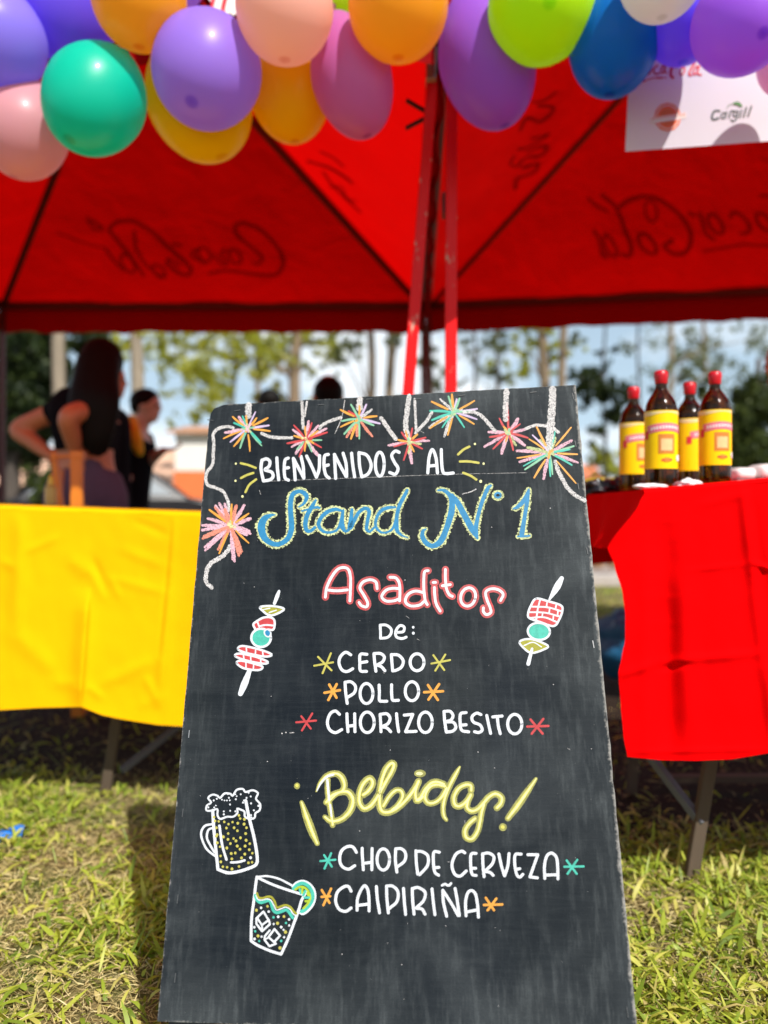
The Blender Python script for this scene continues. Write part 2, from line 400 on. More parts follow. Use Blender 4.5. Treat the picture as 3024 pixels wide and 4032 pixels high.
strokes_on_plane(m, [([(1060, 275), (1035, 240), (1045, 213), (1085, 212), (1150, 245), (1210, 315), (1242, 385), (1230, 440), (1190, 462), (1080, 440), (990, 432), (920, 452)], 20),
    ([(1060, 275), (1110, 320), (1150, 365), (1140, 398), (1115, 390)], 16), (ring(1035, 355, 24, 38, -25), 15), ([(990, 320), (975, 345), (1000, 390), (975, 395), (945, 350)], 15), (ring(900, 350, 26, 38, -25), 15),
    ([(870, 320), (845, 350), (900, 398)], 15), ([(760, 290), (800, 300)], 14), ([(480, 240), (520, 212), (590, 205), (670, 235), (740, 300), (800, 365), (838, 420), (825, 455), (790, 440), (735, 380)], 20),
    ([(735, 380), (745, 355), (790, 400)], 14), (ring(700, 420, 22, 40, -30), 14), ([(590, 250), (600, 330), (650, 400), (720, 450)], 16), ([(480, 250), (540, 330), (600, 400), (630, 450)], 18), (ring(560, 405, 26, 45, -30), 15), ([(460, 330), (500, 400), (540, 440)], 16),
    ([(380, 200), (410, 240), (450, 240), (430, 220), (395, 205)], 14), ([(250, 290), (350, 305), (460, 330)], 10)], FC1, p0, n0, .012)
m.build('printed_script', M_white, t1, label='white script print on the outside of the canopy, seen mirrored through the cloth')
m = MB(); p0, n0 = panel_plane(C1, A1, 'BR', 'FR')
strokes_on_plane(m, [([(1330, 20), (1420, 30), (1500, 75), (1525, 100)], 12), ([(1400, 60), (1450, 130), (1560, 235)], 12), ([(1430, 130), (1480, 120), (1500, 170), (1540, 180)], 10), ([(1390, -40), (1450, -20), (1490, 20)], 10)], FC1, p0, n0, .012)
m.build('printed_script', M_white, t1)
m = MB(); p0, n0 = panel_plane(C2, A2, 'BL', 'BR')
strokes_on_plane(m, [([(925, 120), (960, 150), (1010, 172)], 16), ([(985, 105), (1050, 150), (1090, 220), (1120, 300), (1110, 360), (1080, 350)], 22), (ring(1028, 312, 22, 50, -32), 18), ([(948, 262), (972, 290), (985, 330), (1010, 366), (985, 352)], 20), (ring(1190, 305, 28, 60, -25), 19),
    ([(1070, 138), (1120, 102), (1200, 84), (1280, 115), (1350, 185), (1385, 260), (1365, 335), (1310, 358), (1262, 320), (1300, 290)], 22), (ring(1212, 150, 26, 48, -10), 13), ([(1380, 160), (1400, 172)], 18), (ring(1495, 212, 24, 52, -30), 17), ([(1425, 162), (1440, 210), (1455, 250), (1485, 280)], 18),
    ([(1560, 180), (1575, 160), (1610, 180), (1640, 230), (1625, 265), (1600, 262)], 18), (ring(1700, 215, 24, 50, -30), 17), ([(1440, 335), (1520, 325), (1610, 318), (1700, 330), (1800, 330), (1860, 270), (1840, 180), (1770, 110), (1690, 90)], 14)], FC2, p0, n0, .012)
m.build('printed_script', M_white, t2, label='white script print on the outside of the canopy, seen mirrored through the cloth')
m = MB(); p0, n0 = panel_plane(C2, A2, 'FL', 'BL')
strokes_on_plane(m, [([(600, 760), (615, 700), (680, 690), (700, 640), (640, 650)], 16), ([(620, 640), (650, 600), (720, 600), (745, 555), (670, 560)], 16), ([(640, 530), (700, 520), (760, 490), (700, 480)], 15), ([(640, 460), (670, 410), (740, 410), (790, 360), (720, 350)], 15), ([(620, 560), (600, 600), (610, 640)], 12), ([(700, 330), (760, 320), (800, 290)], 12)], FC3, p0, n0, .012)
m.build('printed_script', M_white, t2)
# white lettering on the front valance of the left tent
m = MB(); p0 = C1['FL']+Vector((0, -.045, 0)); n0 = Vector((0, -1, 0))
strokes_on_plane(m, [([(850, 50), (880, -50), (920, -60), (900, 40)], 28), ([(920, 50), (950, -40), (990, -50)], 22),
    ([(200, 60), (240, -60), (300, -40), (330, 60), (400, 20)], 28), ([(500, 60), (560, -50), (600, 20), (660, -20)], 28)], (0, 0, 1), p0, n0, .001)
m.build('printed_script', M_white, t1, label='white script on the sunlit front valance', kind='stuff')
m = MB(); strokes_on_plane(m, [([(1270, 110), (1300, 40), (1350, 20), (1400, 60), (1420, 100)], 30)], (0, 0, 1), p0, n0, .001); m.build('printed_script', M_white, t1)
# front posts, nearer than the garland's shadow
M_steel = mat('bare_steel', (.38, .35, .31), .45, .3, 60, .2, .001, .4)
t = thing('tent_post', 'leaning red steel tent post with a bare grey joint at its top', 'post', P(1503, 2950, 2.15))
m = MB(); m.bar(P(1498, 2952, 2.15), P(1704, 300, 2.15), .032, .030, up=Vector((0, 1, 0))); m.build('tube', M_pole, t, bevel=.003)
m = MB(); m.bar(P(1696, 330, 2.14), P(1706, 200, 2.14), .028, .05, up=Vector((0, 1, 0))); m.build('joint_sleeve', M_steel, t, bevel=.003)
m = MB()
for a, b in (((1695, 450), (1600, 395)), ((1690, 458), (1598, 505)), ((1692, 440), (1685, 330))):
    m.bar(P(*a, 2.17), P(*b, 2.17), .013, .008)
m.build('tie_strap', mat('dark_strap', (.03, .004, .004), .8), t)
t = thing('tent_post', 'upright red steel tent post with chipped paint', 'post', P(1775, 2952, 2.15))
m = MB(); m.bar(P(1770, 2952, 2.15), P(1779, 150, 2.15), .032, .030, up=Vector((0, 1, 0))); m.build('tube', M_pole, t, bevel=.003)
m = MB(); m.bar(P(1748, 770, 2.19), P(1750, 850, 2.19), .012, .05); m.build('latch', M_bar, t)
# ---------------------------------------------------------------- chalkboard
z0 = 1.269
TL = P(828, 1597, z0); Wb, Lb = .596, .879
th = math.atan(-.118)
lean = math.atan(.3367/.9416)
bx = Vector((math.cos(th), math.sin(th)*.9416, -math.sin(th)*.3367))     # along the top edge, to the right
bu = Vector((0, -.3367, -.9416))                                         # down the face
bu.normalize(); bx = (bx-bu*bx.dot(bu)).normalized(); bn = bu.cross(bx).normalized()
if bn.y > 0: bn = -bn                                                    # out of the face, to the viewer
def bp(a, b, h=0): return TL+bx*a+bu*b+bn*h
def px2board(x, y, h=0): return ray_plane(x, y, TL, bn)+bn*h
board_base = bp(Wb/2, Lb+.05); board_base.z = 0
board = thing('chalkboard', 'black A-frame chalkboard with coloured chalk menu lettering and firework drawings', 'chalkboard', board_base)
def board_mat():
    k = N('blackboard_paint'); 
    tc = k.n('TexCoord'); uv = k.n('UVMap'); 
    def vec(sc):
        mp = k.n('Mapping'); k.l(uv.outputs[0], mp.inputs[0]); mp.inputs['Scale'].default_value = sc; return mp.outputs[0]
    weave = k.noise(1, 4, vec((260, 900, 1)), .7)      # fine horizontal grain
    vst = k.noise(1, 6, vec((95, 14, 1)), .68)          # vertical wiping
    cloud = k.noise(1, 6, vec((4.2, 5, 1)), .58, .8)
    cloud2 = k.noise(1, 6, vec((13, 7, 1)), .65, 1.5)
    wipe = k.noise(1, 6, vec((16, 190, 1)), .68, .4)
    speck = k.noise(1, 2, vec((420, 420, 1)), .5)
    d1 = k.ramp(cloud, [(.44, 0.), (.64, 1.)]); d2 = k.ramp(cloud2, [(.45, 0.), (.68, 1.)]); d3 = k.ramp(vst, [(.48, 0.), (.72, 1.)])
    dust = k.mix(.38, k.mix(.5, d1, d2), d3)
    dust = k.mix(.24, dust, k.ramp(wipe, [(.45, 0.), (.75, 1.)]))
    # rubbed pale borders: distance from the edges of the panel
    sx = k.n('SeparateXYZ'); k.l(uv.outputs[0], sx.inputs[0])
    def m2(op, a, b):
        x = k.n('Math', _operation=op)
        for i, v in enumerate((a, b)):
            if isinstance(v, (int, float)): x.inputs[i].default_value = v
            else: k.l(v, x.inputs[i])
        return x.outputs[0]
    ex = m2('MINIMUM', sx.outputs[0], m2('SUBTRACT', Wb, sx.outputs[0])); ey = m2('MINIMUM', sx.outputs[1], m2('SUBTRACT', Lb, sx.outputs[1]))
    e = m2('MINIMUM', ex, ey); e = m2('ADD', e, m2('MULTIPLY', m2('SUBTRACT', cloud2, .5), .12))
    rub = k.ramp(e, [(.0, 1.), (.07, 0.)])
    right = k.ramp(m2('ADD', sx.outputs[0], m2('MULTIPLY', sx.outputs[1], -.22)), [(.12, 0.), (.56, 1.)])  # sky sheen painted into the colour: paler towards the right and top
    bot = k.ramp(m2('ADD', sx.outputs[1], m2('MULTIPLY', m2('SUBTRACT', cloud, .5), .9)), [(.62, 0.), (.86, 1.)])
    grime_sheen = m2('ADD', m2('ADD', m2('MULTIPLY', right, .26), m2('MULTIPLY', rub, .22)), m2('MULTIPLY', bot, .14))
    amt = m2('ADD', m2('MULTIPLY', dust, .175), m2('MULTIPLY', m2('MULTIPLY', grime_sheen, m2('ADD', .25, m2('ADD', m2('MULTIPLY', d1, .35), m2('MULTIPLY', d3, .6)))), .80))
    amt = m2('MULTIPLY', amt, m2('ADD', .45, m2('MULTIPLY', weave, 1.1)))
    hue = k.mix(k.noise(1, 3, vec((6, 3, 1)), .5), (.0035, .0070, .0135), (.0070, .0098, .0110))
    c = k.mix(amt, hue, (.15, .168, .176))
    c = k.mix(k.ramp(speck, [(.77, 0.), (.80, 1.)]), c, (.30, .30, .30))
    chip = k.ramp(m2('ADD', m2('MINIMUM', m2('SUBTRACT', Wb, sx.outputs[0]), m2('ADD', .0028, m2('MINIMUM', sx.outputs[0], ey))), m2('MULTIPLY', m2('SUBTRACT', k.noise(1, 4, vec((70, 70, 1)), .8), .5), .016)), [(-.0022, 1.), (.0002, 0.)])
    c = k.mix(chip, c, (.26, .25, .235))
    b = k.n('BsdfPrincipled', Roughness=.62); b.inputs['Specular IOR Level'].default_value = .10
    k.l(c, b.inputs['Base Color'])
    h = k.mix(.35, weave, k.noise(1, 4, vec((30, 700, 1)), .6)); h = k.mix(.4, h, cloud2)
    k.l(k.bump(h, .55, .0012), b.inputs['Normal'])
    return k.done(b.outputs[0])
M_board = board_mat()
M_edge = mat('raw_plywood_edge', (.34, .32, .29), .85, .5, 120, .6, .001)
TH = .009
# outline with a broken, rounded top left corner
outl = [(.010, .030), (.000, .045)] + [(0+.0012*noise.noise(Vector((0, b*30, 1))), b) for b in np.linspace(.06, Lb, 40)] + \
       [(a, Lb+.001*noise.noise(Vector((a*30, 2, 1)))) for a in np.linspace(.02, Wb, 20)] + \
       [(Wb+.0022*noise.noise(Vector((3, b*45, 1)))*.6, b) for b in np.linspace(Lb-.01, .0, 60)] + \
       [(a, .0016*noise.noise(Vector((a*40, 7, 1)))) for a in np.linspace(Wb-.02, .022, 36)] + [(.006, .010)]
outl = [(a, b) for a, b in outl]; outl[0] = (.0006, .026); outl[-1] = (.007, .006)
outl.insert(0, (.002, .014))
me = bpy.data.meshes.new('panel'); bm = bmesh.new(); uvl = bm.loops.layers.uv.new('UVMap')
fr = [bm.verts.new(bp(a, b)-board_base) for a, b in outl]; bk = [bm.verts.new(bp(a, b, -TH)-board_base) for a, b in outl]
f1 = bm.faces.new(fr); f2 = bm.faces.new(bk[::-1])
for lp, (a, b) in zip(f1.loops, outl): lp[uvl].uv = (a, b)
for lp, (a, b) in zip(f2.loops, outl[::-1]): lp[uvl].uv = (a, b)
for i in range(len(outl)):
    j = (i+1) % len(outl); f = bm.faces.new((fr[j], fr[i], bk[i], bk[j])); f.material_index = 1
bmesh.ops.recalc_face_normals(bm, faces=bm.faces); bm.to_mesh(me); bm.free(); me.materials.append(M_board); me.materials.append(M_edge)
o = link(bpy.data.objects.new('panel', me)); o.parent = board
# front feet, rear frame
M_blk = mat('black_painted_wood', (.03, .035, .04), .6, .4, 40, .4, .001)
for a in (.035, Wb-.035):
    m = MB(); p1 = bp(a, .05, -TH-.012); p2 = bp(a, Lb+.0, -TH-.012); k = (p1.z)/(p1.z-p2.z); m.bar(p1, p1+(p2-p1)*k, .05, .02, up=bn); m.build('front_leg', M_blk, board, bevel=.002)
    m = MB(); q1 = bp(a, .02, -TH-.035); q2 = Vector((q1.x, q1.y+.42, 0)); m.bar(q1, q2, .05, .02, up=Vector((0, 1, 0))); m.build('rear_leg', M_blk, board, bevel=.002)
for b in (.1, Lb-.1):
    m = MB(); m.bar(bp(.06, b, -TH-.012), bp(Wb-.06, b, -TH-.012), .04, .018, up=bn); m.build('crosspiece', M_blk, board, bevel=.002)

# paints and chalks
def paint(name, col, rough=.45):
    k = N(name); f = k.noise(160, 4, k.coord(), .6)
    c = k.mix(k.ramp(f, [(.35, 0.), (.7, 1.)]), tuple(a*.76 for a in col), col)
    b = k.n('BsdfPrincipled', Roughness=rough); k.l(c, b.inputs['Base Color']); b.inputs['Specular IOR Level'].default_value = .3
    return k.done(b.outputs[0])
def chalk(name, col, cover=.5, scale=900):
    k = N(name); f = k.noise(scale, 3, k.coord((.6, 1, 1.7)), .6)
    b = k.n('BsdfPrincipled', Roughness=.95); b.inputs['Base Color'].default_value = (*col, 1); b.inputs['Specular IOR Level'].default_value = .1
    t = k.n('BsdfTransparent'); mx = k.n('MixShader')
    k.l(k.ramp(f, [(cover-.08, 1.), (cover+.06, 0.)]), mx.inputs[0]); k.l(t.outputs[0], mx.inputs[1]); k.l(b.outputs[0], mx.inputs[2])
    return k.done(mx.outputs[0])
def sheer(name, col, a=.6):
    k = N(name); f = k.noise(120, 4, k.coord(), .6)
    b = k.n('BsdfPrincipled', Roughness=.5); b.inputs['Base Color'].default_value = (*col, 1)
    t = k.n('BsdfTransparent'); mx = k.n('MixShader'); k.l(k.ramp(f, [(.3, a-.22), (.7, min(1, a+.2))]), mx.inputs[0])
    k.l(t.outputs[0], mx.inputs[1]); k.l(b.outputs[0], mx.inputs[2]); return k.done(mx.outputs[0])
WH = paint('white_marker', (.62, .65, .70)); YL = paint('yellow_marker', (.46, .42, .085)); OLV = paint('olive_marker', (.30, .29, .03))
ORG = paint('orange_marker', (.66, .30, .05)); RED = paint('red_marker', (.48, .050, .055)); TEAL = paint('teal_marker', (.06, .42, .33))
GRN = paint('green_marker', (.20, .44, .28)); BLUE = paint('blue_marker', (.024, .20, .40)); LAV = paint('lavender_marker', (.50, .40, .58)); LIME = paint('lime_marker', (.34, .46, .03))
PNK = chalk('pink_chalk', (.62, .38, .46), .58); SAL = chalk('salmon_chalk', (.60, .22, .16), .60); WC = chalk('white_chalk', (.58, .56, .56), .55); YC = chalk('pale_yellow_chalk', (.54, .58, .30), .55, 520)
SAGE = chalk('sage_chalk', (.42, .46, .24), .58)
RSH = sheer('sheer_red_marker', (.46, .07, .075), .80); YSH = sheer('sheer_olive_marker', (.32, .315, .085), .74); YMID = paint('bright_yellow_marker', (.60, .56, .11)); YWH = paint('pale_yellow_marker', (.70, .69, .34))
class Draw:
    cnt = 0
    def __init__(s, name, label, frame): s.n = name; s.lab = label; s.mb = MB(); s.fr = frame; s.h = .00025; s.items = []
    def _h(s): s.h += .000012; return s.h
    def _map(s):
        h = s._h(); return lambda x, y: px2board(x, y, h)
    def F(s, frame): s.fr = frame; return s
    def st(s, pts, w, m, closed=False, rag=None, step=7):
        ox, oy, sc = s.fr
        if isinstance(m, (bpy.types.Material,)) and rag is None: rag = .45 if 'chalk' in m.name else .05
        q = [((ox+p[0]/sc), (oy+p[1]/sc), (p[2] if len(p) > 2 else w)/sc) for p in pts]
        if closed: q = q+[q[0]]; c = cr(q[:-1], step, True); c.append(c[0])
        else: c = cr(q, step if not rag else 4)
        k0, f0 = len(s.mb.v), len(s.mb.f); mesh_ribbon(s.mb, [tuple(a) for a in c], s._map(), m, rag)
        s.items.append(((min(a[0] for a in c), min(a[1] for a in c), max(a[0] for a in c), max(a[1] for a in c)), s.mb.v[k0:], [tuple(v-k0 for v in f) for f in s.mb.f[f0:]], m)); return s
    def pl(s, pts, w, m):
        for a, b in zip(pts[:-1], pts[1:]): s.st([a, b], w, m)
        return s
    def dots(s, pts, r, m):
        ox, oy, sc = s.fr
        for p in pts:
            rr = r*(.85+.3*rnd.random())
            pol = [(p[0]+rr*math.cos(6.2832*i/12), p[1]+rr*1.08*math.sin(6.2832*i/12)) for i in range(12)]; s.fill(pol, m)
        return s
    def fill(s, pol, m):
        ox, oy, sc = s.fr; mp = s._map(); n = len(pol)
        cx = sum(p[0] for p in pol)/n; cy = sum(p[1] for p in pol)/n
        V = [mp(ox+cx/sc, oy+cy/sc)]+[mp(ox+p[0]/sc, oy+p[1]/sc) for p in pol]
        s.mb.add(V, [(0, i+1, (i+1) % n+1) for i in range(n)], m)
        xs_ = [ox+p[0]/sc for p in pol]; ys_ = [oy+p[1]/sc for p in pol]
        s.items.append(((min(xs_), min(ys_), max(xs_), max(ys_)), V, [(0, i+1, (i+1) % n+1) for i in range(n)], m)); return s
    def two(s, pts, wa, ma, wb_, mb_, closed=False):
        s.st(pts, wa, ma, closed); s.q.append((pts, wb_, mb_, closed, s.fr)); return s
    def flush(s):
        for pts, w, m, c, fr in s.q: s.fr = fr; s.st(pts, w, m, c)
        s.q = []; return s
    q = None
    def done(s, gap=None, labels=None, kind=None):
        if gap is None: return s.mb.build(s.n, None, board, label=s.lab, kind=kind)
        cl = []                                              # strokes whose boxes nearly touch belong to one word
        for it in s.items:
            b = list(it[0]); mem = [it]; rest = []
            for c in cl:
                if b[0]-gap < c[0][2] and b[2]+gap > c[0][0] and b[1]-6 < c[0][3] and b[3]+6 > c[0][1]:
                    b = [min(b[0], c[0][0]), min(b[1], c[0][1]), max(b[2], c[0][2]), max(b[3], c[0][3])]; mem += c[1]
                else: rest.append(c)
            cl = rest+[(b, mem)]
        changed = True
        while changed:
            changed = False
            for i in range(len(cl)):
                for j in range(i+1, len(cl)):
                    a, b = cl[i][0], cl[j][0]
                    if a[0]-gap < b[2] and a[2]+gap > b[0] and a[1]-6 < b[3] and a[3]+6 > b[1]:
                        cl[i] = ([min(a[0], b[0]), min(a[1], b[1]), max(a[2], b[2]), max(a[3], b[3])], cl[i][1]+cl[j][1]); cl.pop(j); changed = True; break
                if changed: break
        cl.sort(key=lambda c: (round(c[0][3]/90), c[0][0]))
        if labels and len(labels) != len(cl): print('LABEL COUNT', s.n, len(labels), len(cl), [tuple(int(v) for v in c[0]) for c in cl])
        for i, (b, mem) in enumerate(cl):
            m = MB()
            for bb, V, F, mt in mem: m.add(V, F, mt)
            m.build(s.n, None, board, label=(labels[i] if labels and len(labels) == len(cl) else s.lab))
F1 = (760, 1480, 2.0737); F2 = (1500, 1480, 1.8433); F3 = (860, 2180, 1.975); F4 = (1600, 2180, 1.975); F5 = (740, 2940, 2.0737); F6 = (1500, 2940, 1.8433)
G1 = (980, 1880, 2.5136); G2 = (1600, 1880, 2.9625); G3 = (1250, 2200, 2.0737); G4 = (1140, 2960, 2.765); G5 = (1640, 2960, 3.0722); G6 = (1220, 3300, 2.765); G7 = (1750, 3300, 2.765); G8 = (980, 3400, 5.53)
def ell(cx, cy, rx, ry, tilt=0, n=14): return ring(cx, cy, rx, ry, tilt, n)[:-1]

# strings and firework bursts
d = Draw('string_drawing', 'white chalk strings hanging the firework drawings', F1)
for p, w in (([(455, 236), (450, 330)], 52), ([(330, 425), (270, 415), (200, 435), (165, 480), (170, 560), (165, 640), (160, 720), (120, 780), (105, 830), (120, 890), (190, 915), (250, 950), (285, 1020), (295, 1100)], 25),
             ([(305, 1390), (280, 1430), (230, 1480), (160, 1520), (120, 1570), (105, 1640), (110, 1690), (155, 1730)], 34), ([(560, 470), (620, 495), (700, 505), (810, 505)], 25),
             ([(890, 212), (895, 330), (900, 430)], 24), ([(930, 210), (912, 330)], 16), ([(1210, 340), (1130, 365), (1060, 400), (1035, 430)], 25), ([(1240, 200), (1215, 340), (1160, 470)], 6), ([(1362, 188), (1358, 270)], 50)): d.st(p, w, WC)
d.F(F2)
for p, w in (([(0, 305), (50, 380), (110, 460)], 28), ([(205, 145), (180, 350), (195, 440)], 35), ([(245, 168), (250, 280), (255, 390)], 18), ([(370, 265), (330, 330), (250, 415)], 22),
             ([(600, 262), (680, 265), (740, 300), (800, 370), (830, 400)], 25), ([(912, 105), (905, 250), (905, 320)], 38), ([(1050, 385), (1120, 360), (1210, 365), (1250, 380), (1290, 410)], 22),
             ([(1246, 95), (1240, 250), (1230, 400), (1220, 520)], 52), ([(1265, 620), (1290, 700), (1340, 790), (1400, 860), (1480, 905)], 30)): d.st(p, w, WC)
d.done(3)
def burst(frame, c, rays, w, label):
    d = Draw('firework_drawing', label, frame)
    order = [PNK, SAL, WC, SAGE, LAV, GRN, TEAL, RED, ORG]
    allr = [(m, e) for m, es in rays for e in es]; allr.sort(key=lambda t: order.index(t[0]))
    for m, e in allr:
        sx_, sy_ = c[0]+(e[0]-c[0])*.10, c[1]+(e[1]-c[1])*.10
        if m is ORG: sx_, sy_ = c[0]+(e[0]-c[0])*.28, c[1]+(e[1]-c[1])*.28
        ww = w*(1.45 if m in (PNK, SAL, WC, SAGE) else .95)*rnd.uniform(.8, 1.15)
        d.st([(sx_, sy_, ww*.8), ((sx_+e[0])/2+rnd.uniform(-4, 4), (sy_+e[1])/2+rnd.uniform(-4, 4), ww*1.1), (e[0], e[1], ww*.75)], ww, m)
    for i in range(7):
        an = rnd.uniform(0, 6.28); q = w*rnd.uniform(1.0, 2.6); d.st([(c[0]-q*math.cos(an)*.4, c[1]-q*math.sin(an)*.4), (c[0]+q*math.cos(an), c[1]+q*math.sin(an))], w*1.1, rnd.choice([SAGE, GRN, rays[0][0], rays[-1][0], YC]))
    d.done()
burst(F1, (445, 430), [(ORG, [(325, 335), (610, 345), (630, 452), (250, 512), (335, 575), (465, 615), (520, 345), (435, 325)]), (TEAL, [(335, 385), (405, 330), (555, 545), (400, 500)]), (GRN, [(385, 590), (560, 570), (500, 420), (400, 430)]), (LAV, [(510, 295), (620, 405), (305, 540)]), (PNK, [(375, 335), (262, 465)])], 17, 'orange and green firework drawing at the top left corner')
burst(F1, (925, 520), [(RED, [(825, 405), (970, 385), (1095, 462), (770, 552), (1048, 585), (868, 660)]), (ORG, [(915, 415), (825, 490), (1020, 450), (912, 615), (985, 550)]), (GRN, [(1050, 525), (970, 620), (850, 600), (880, 480)]), (PNK, [(945, 370), (1025, 405), (1090, 430), (805, 580), (840, 635), (1020, 650), (815, 440)])], 17, 'red, green and pink firework drawing above the word BIENVENIDOS')
burst(F1, (1355, 350), [(ORG, [(1205, 278), (1500, 330), (1205, 418), (1290, 515), (1358, 245)]), (RED, [(1270, 288)]), (GRN, [(1290, 235), (1215, 370), (1475, 405), (1235, 475), (1358, 515)]), (LAV, [(1415, 235), (1525, 390)]), (SAL, [(1465, 495), (1255, 500), (1340, 490)]), (WC, [(1460, 275)])], 18, 'third firework drawing from the left along the top')
burst(F2, (205, 480), [(RED, [(150, 410), (228, 380), (325, 448), (300, 530), (165, 612), (95, 515)]), (ORG, [(180, 400), (265, 425), (125, 465), (240, 550)]), (PNK, [(350, 472), (225, 635), (55, 505)]), (SAGE, [(290, 495), (200, 560)])], 15, 'small red firework drawing over the last letters of BIENVENIDOS')
burst(F2, (530, 265), [(ORG, [(368, 188), (678, 182), (675, 350), (485, 430), (355, 382), (515, 135)]), (TEAL, [(357, 255), (370, 322), (605, 375), (445, 375)]), (GRN, [(570, 165), (490, 150), (640, 255)]), (LAV, [(698, 240), (695, 315), (550, 170)]), (WC, [(430, 170), (460, 440), (590, 240), (350, 375)])], 16, 'green and orange firework drawing touching the top edge')
burst(F2, (925, 415), [(RED, [(860, 310), (1010, 350), (1065, 450), (960, 540), (815, 530), (790, 445), (915, 200)]), (PNK, [(995, 312), (780, 408), (750, 515), (875, 565), (1045, 505), (1060, 385)]), (ORG, [(890, 370), (905, 480)]), (SAGE, [(980, 505)])], 16, 'pink and red firework drawing right of the word AL')
burst(F2, (1225, 560), [(ORG, [(1130, 372), (1380, 375), (1425, 570), (1415, 780), (1112, 740), (988, 597), (1075, 460)]), (TEAL, [(1265, 400), (1370, 535), (1385, 648), (1035, 655), (1230, 730)]), (GRN, [(1400, 510), (1045, 680), (1245, 715)]), (PNK, [(1385, 470), (1430, 630), (985, 545), (1180, 750), (1005, 625)]), (LAV, [(1100, 430)]), (SAGE, [(1060, 520), (1265, 450), (1155, 465)])], 15, 'largest firework drawing, at the top right corner')
burst(F1, (310, 1225), [(ORG, [(135, 1095), (317, 1050), (455, 1125), (455, 1365), (215, 1450)]), (PNK, [(185, 1060), (215, 1040), (260, 1045), (420, 1055), (470, 1165), (470, 1290), (340, 1515), (75, 1220), (75, 1260), (120, 1165), (95, 1400), (100, 1425), (460, 1270), (325, 1500), (440, 1300)]), (SAL, [(215, 1130), (355, 1060), (80, 1330), (205, 1420), (390, 1450), (400, 1435), (375, 1470), (180, 1075), (260, 1090), (230, 1380), (90, 1310)])], 19, 'pink and orange firework drawing on the left edge')

# BIENVENIDOS AL
d = Draw('lettering', 'white lettering BIENVENIDOS AL', F1)
for p in ([(563, 688), (556, 760), (575, 858)], [(563, 690), (600, 678), (628, 700), (620, 740), (588, 768), (640, 785), (655, 820), (630, 848), (578, 858)], [(685, 670), (690, 760), (700, 848)],
          [(778, 672), (752, 688), (745, 760), (752, 832), (780, 852)], [(748, 755), (780, 750)], [(820, 674), (828, 760), (835, 850)], [(820, 674), (860, 750), (905, 835)], [(882, 658), (900, 740), (905, 835)],
          [(928, 655), (970, 740), (1008, 828)], [(1008, 828), (1030, 760), (1034, 652)], [(1105, 642), (1075, 655), (1070, 740), (1085, 810), (1112, 835)], [(1072, 738), (1105, 728)],
          [(1155, 642), (1160, 740), (1165, 838)], [(1155, 642), (1205, 740), (1250, 822)], [(1226, 632), (1250, 720), (1255, 822)], [(1295, 632), (1305, 730), (1320, 825)],
          [(1355, 628), (1360, 730), (1378, 825)], [(1355, 628), (1420, 650), (1455, 730), (1430, 800), (1378, 826)]): d.st(p, 25, WH)
d.st(ell(1525, 722, 36, 98, 0), 25, WH, True)
d.F(F2)
for p in ([(132, 556), (105, 546), (78, 578), (98, 628), (124, 672), (105, 714), (64, 702)], [(340, 705), (350, 590), (374, 536), (400, 600), (410, 705)], [(342, 656), (405, 650)], [(438, 536), (440, 620), (450, 698), (475, 710), (525, 706)]): d.st(p, 22, WH)
d.done(30, ['white lettering BIENVENIDOS', 'white lettering AL'])
d = Draw('ray_drawing', 'yellow rays and dots either side of the greeting', F1)
for p in ([(390, 714), (450, 728), (513, 752)], [(493, 793), (440, 810), (392, 835)], [(516, 845), (460, 890), (428, 950)]): d.st(p, 18, YL)
d.dots([(350, 717), (347, 857), (404, 985)], 9, YWH)
d.F(F2)
for p in ([(642, 514), (600, 535), (560, 571)], [(573, 622), (640, 622), (708, 632)], [(597, 704), (650, 725), (692, 753)]): d.st(p, 17, YL)
d.dots([(682, 495), (745, 638), (724, 766)], 9, YWH); d.done(40)

# Stand N 1
d = Draw('lettering', 'sky blue script lettering Stand N°1 with pale chalk outline', G1)
paths = [([(495, 292, 14), (540, 262, 25), (572, 200, 42), (550, 158, 46), (500, 138, 38), (440, 162, 45), (415, 230, 50), (413, 330, 50), (420, 430, 54), (420, 520, 54), (380, 612, 50), (290, 662, 46), (200, 640, 52), (140, 570, 68), (125, 480, 76), (155, 410, 62), (210, 378, 36), (262, 368, 8)]),
  ([(662, 226, 22), (630, 280, 40), (580, 370, 45), (560, 450, 45), (570, 520, 40), (610, 530, 34), (655, 495, 28)]), ([(525, 333, 16), (600, 312, 22), (670, 295, 26), (698, 302, 24)]),
  ([(915, 330, 25), (860, 316, 35), (780, 340, 40), (715, 400, 38), (690, 470, 38), (730, 530, 30), (800, 545, 25), (870, 520, 25), (905, 450, 25), (928, 340, 25)]), ([(935, 325, 22), (920, 430, 45), (930, 500, 45), (965, 535, 25), (1000, 500, 35)]),
  ([(1020, 318, 30), (1010, 420, 42), (1000, 500, 46), (1040, 430, 40), (1090, 345, 35), (1150, 306, 35), (1190, 335, 38), (1175, 430, 35), (1165, 510, 35), (1195, 535, 25), (1242, 495, 22)]),
  ([(1450, 297, 20), (1380, 300, 33), (1310, 330, 35), (1265, 400, 30), (1255, 480, 28), (1300, 538, 22), (1360, 545, 20), (1420, 510, 25), (1452, 440, 30)]), ([(1568, 128, 30), (1530, 200, 38), (1490, 280, 38), (1465, 380, 38), (1460, 470, 45), (1470, 530, 38), (1510, 570, 22), (1575, 600, 8)])]
for p in paths: d.st([(a, b, w+40) for a, b, w in p], 0, YC)
for p in paths: d.st(p, 0, BLUE)
d.F(G2)
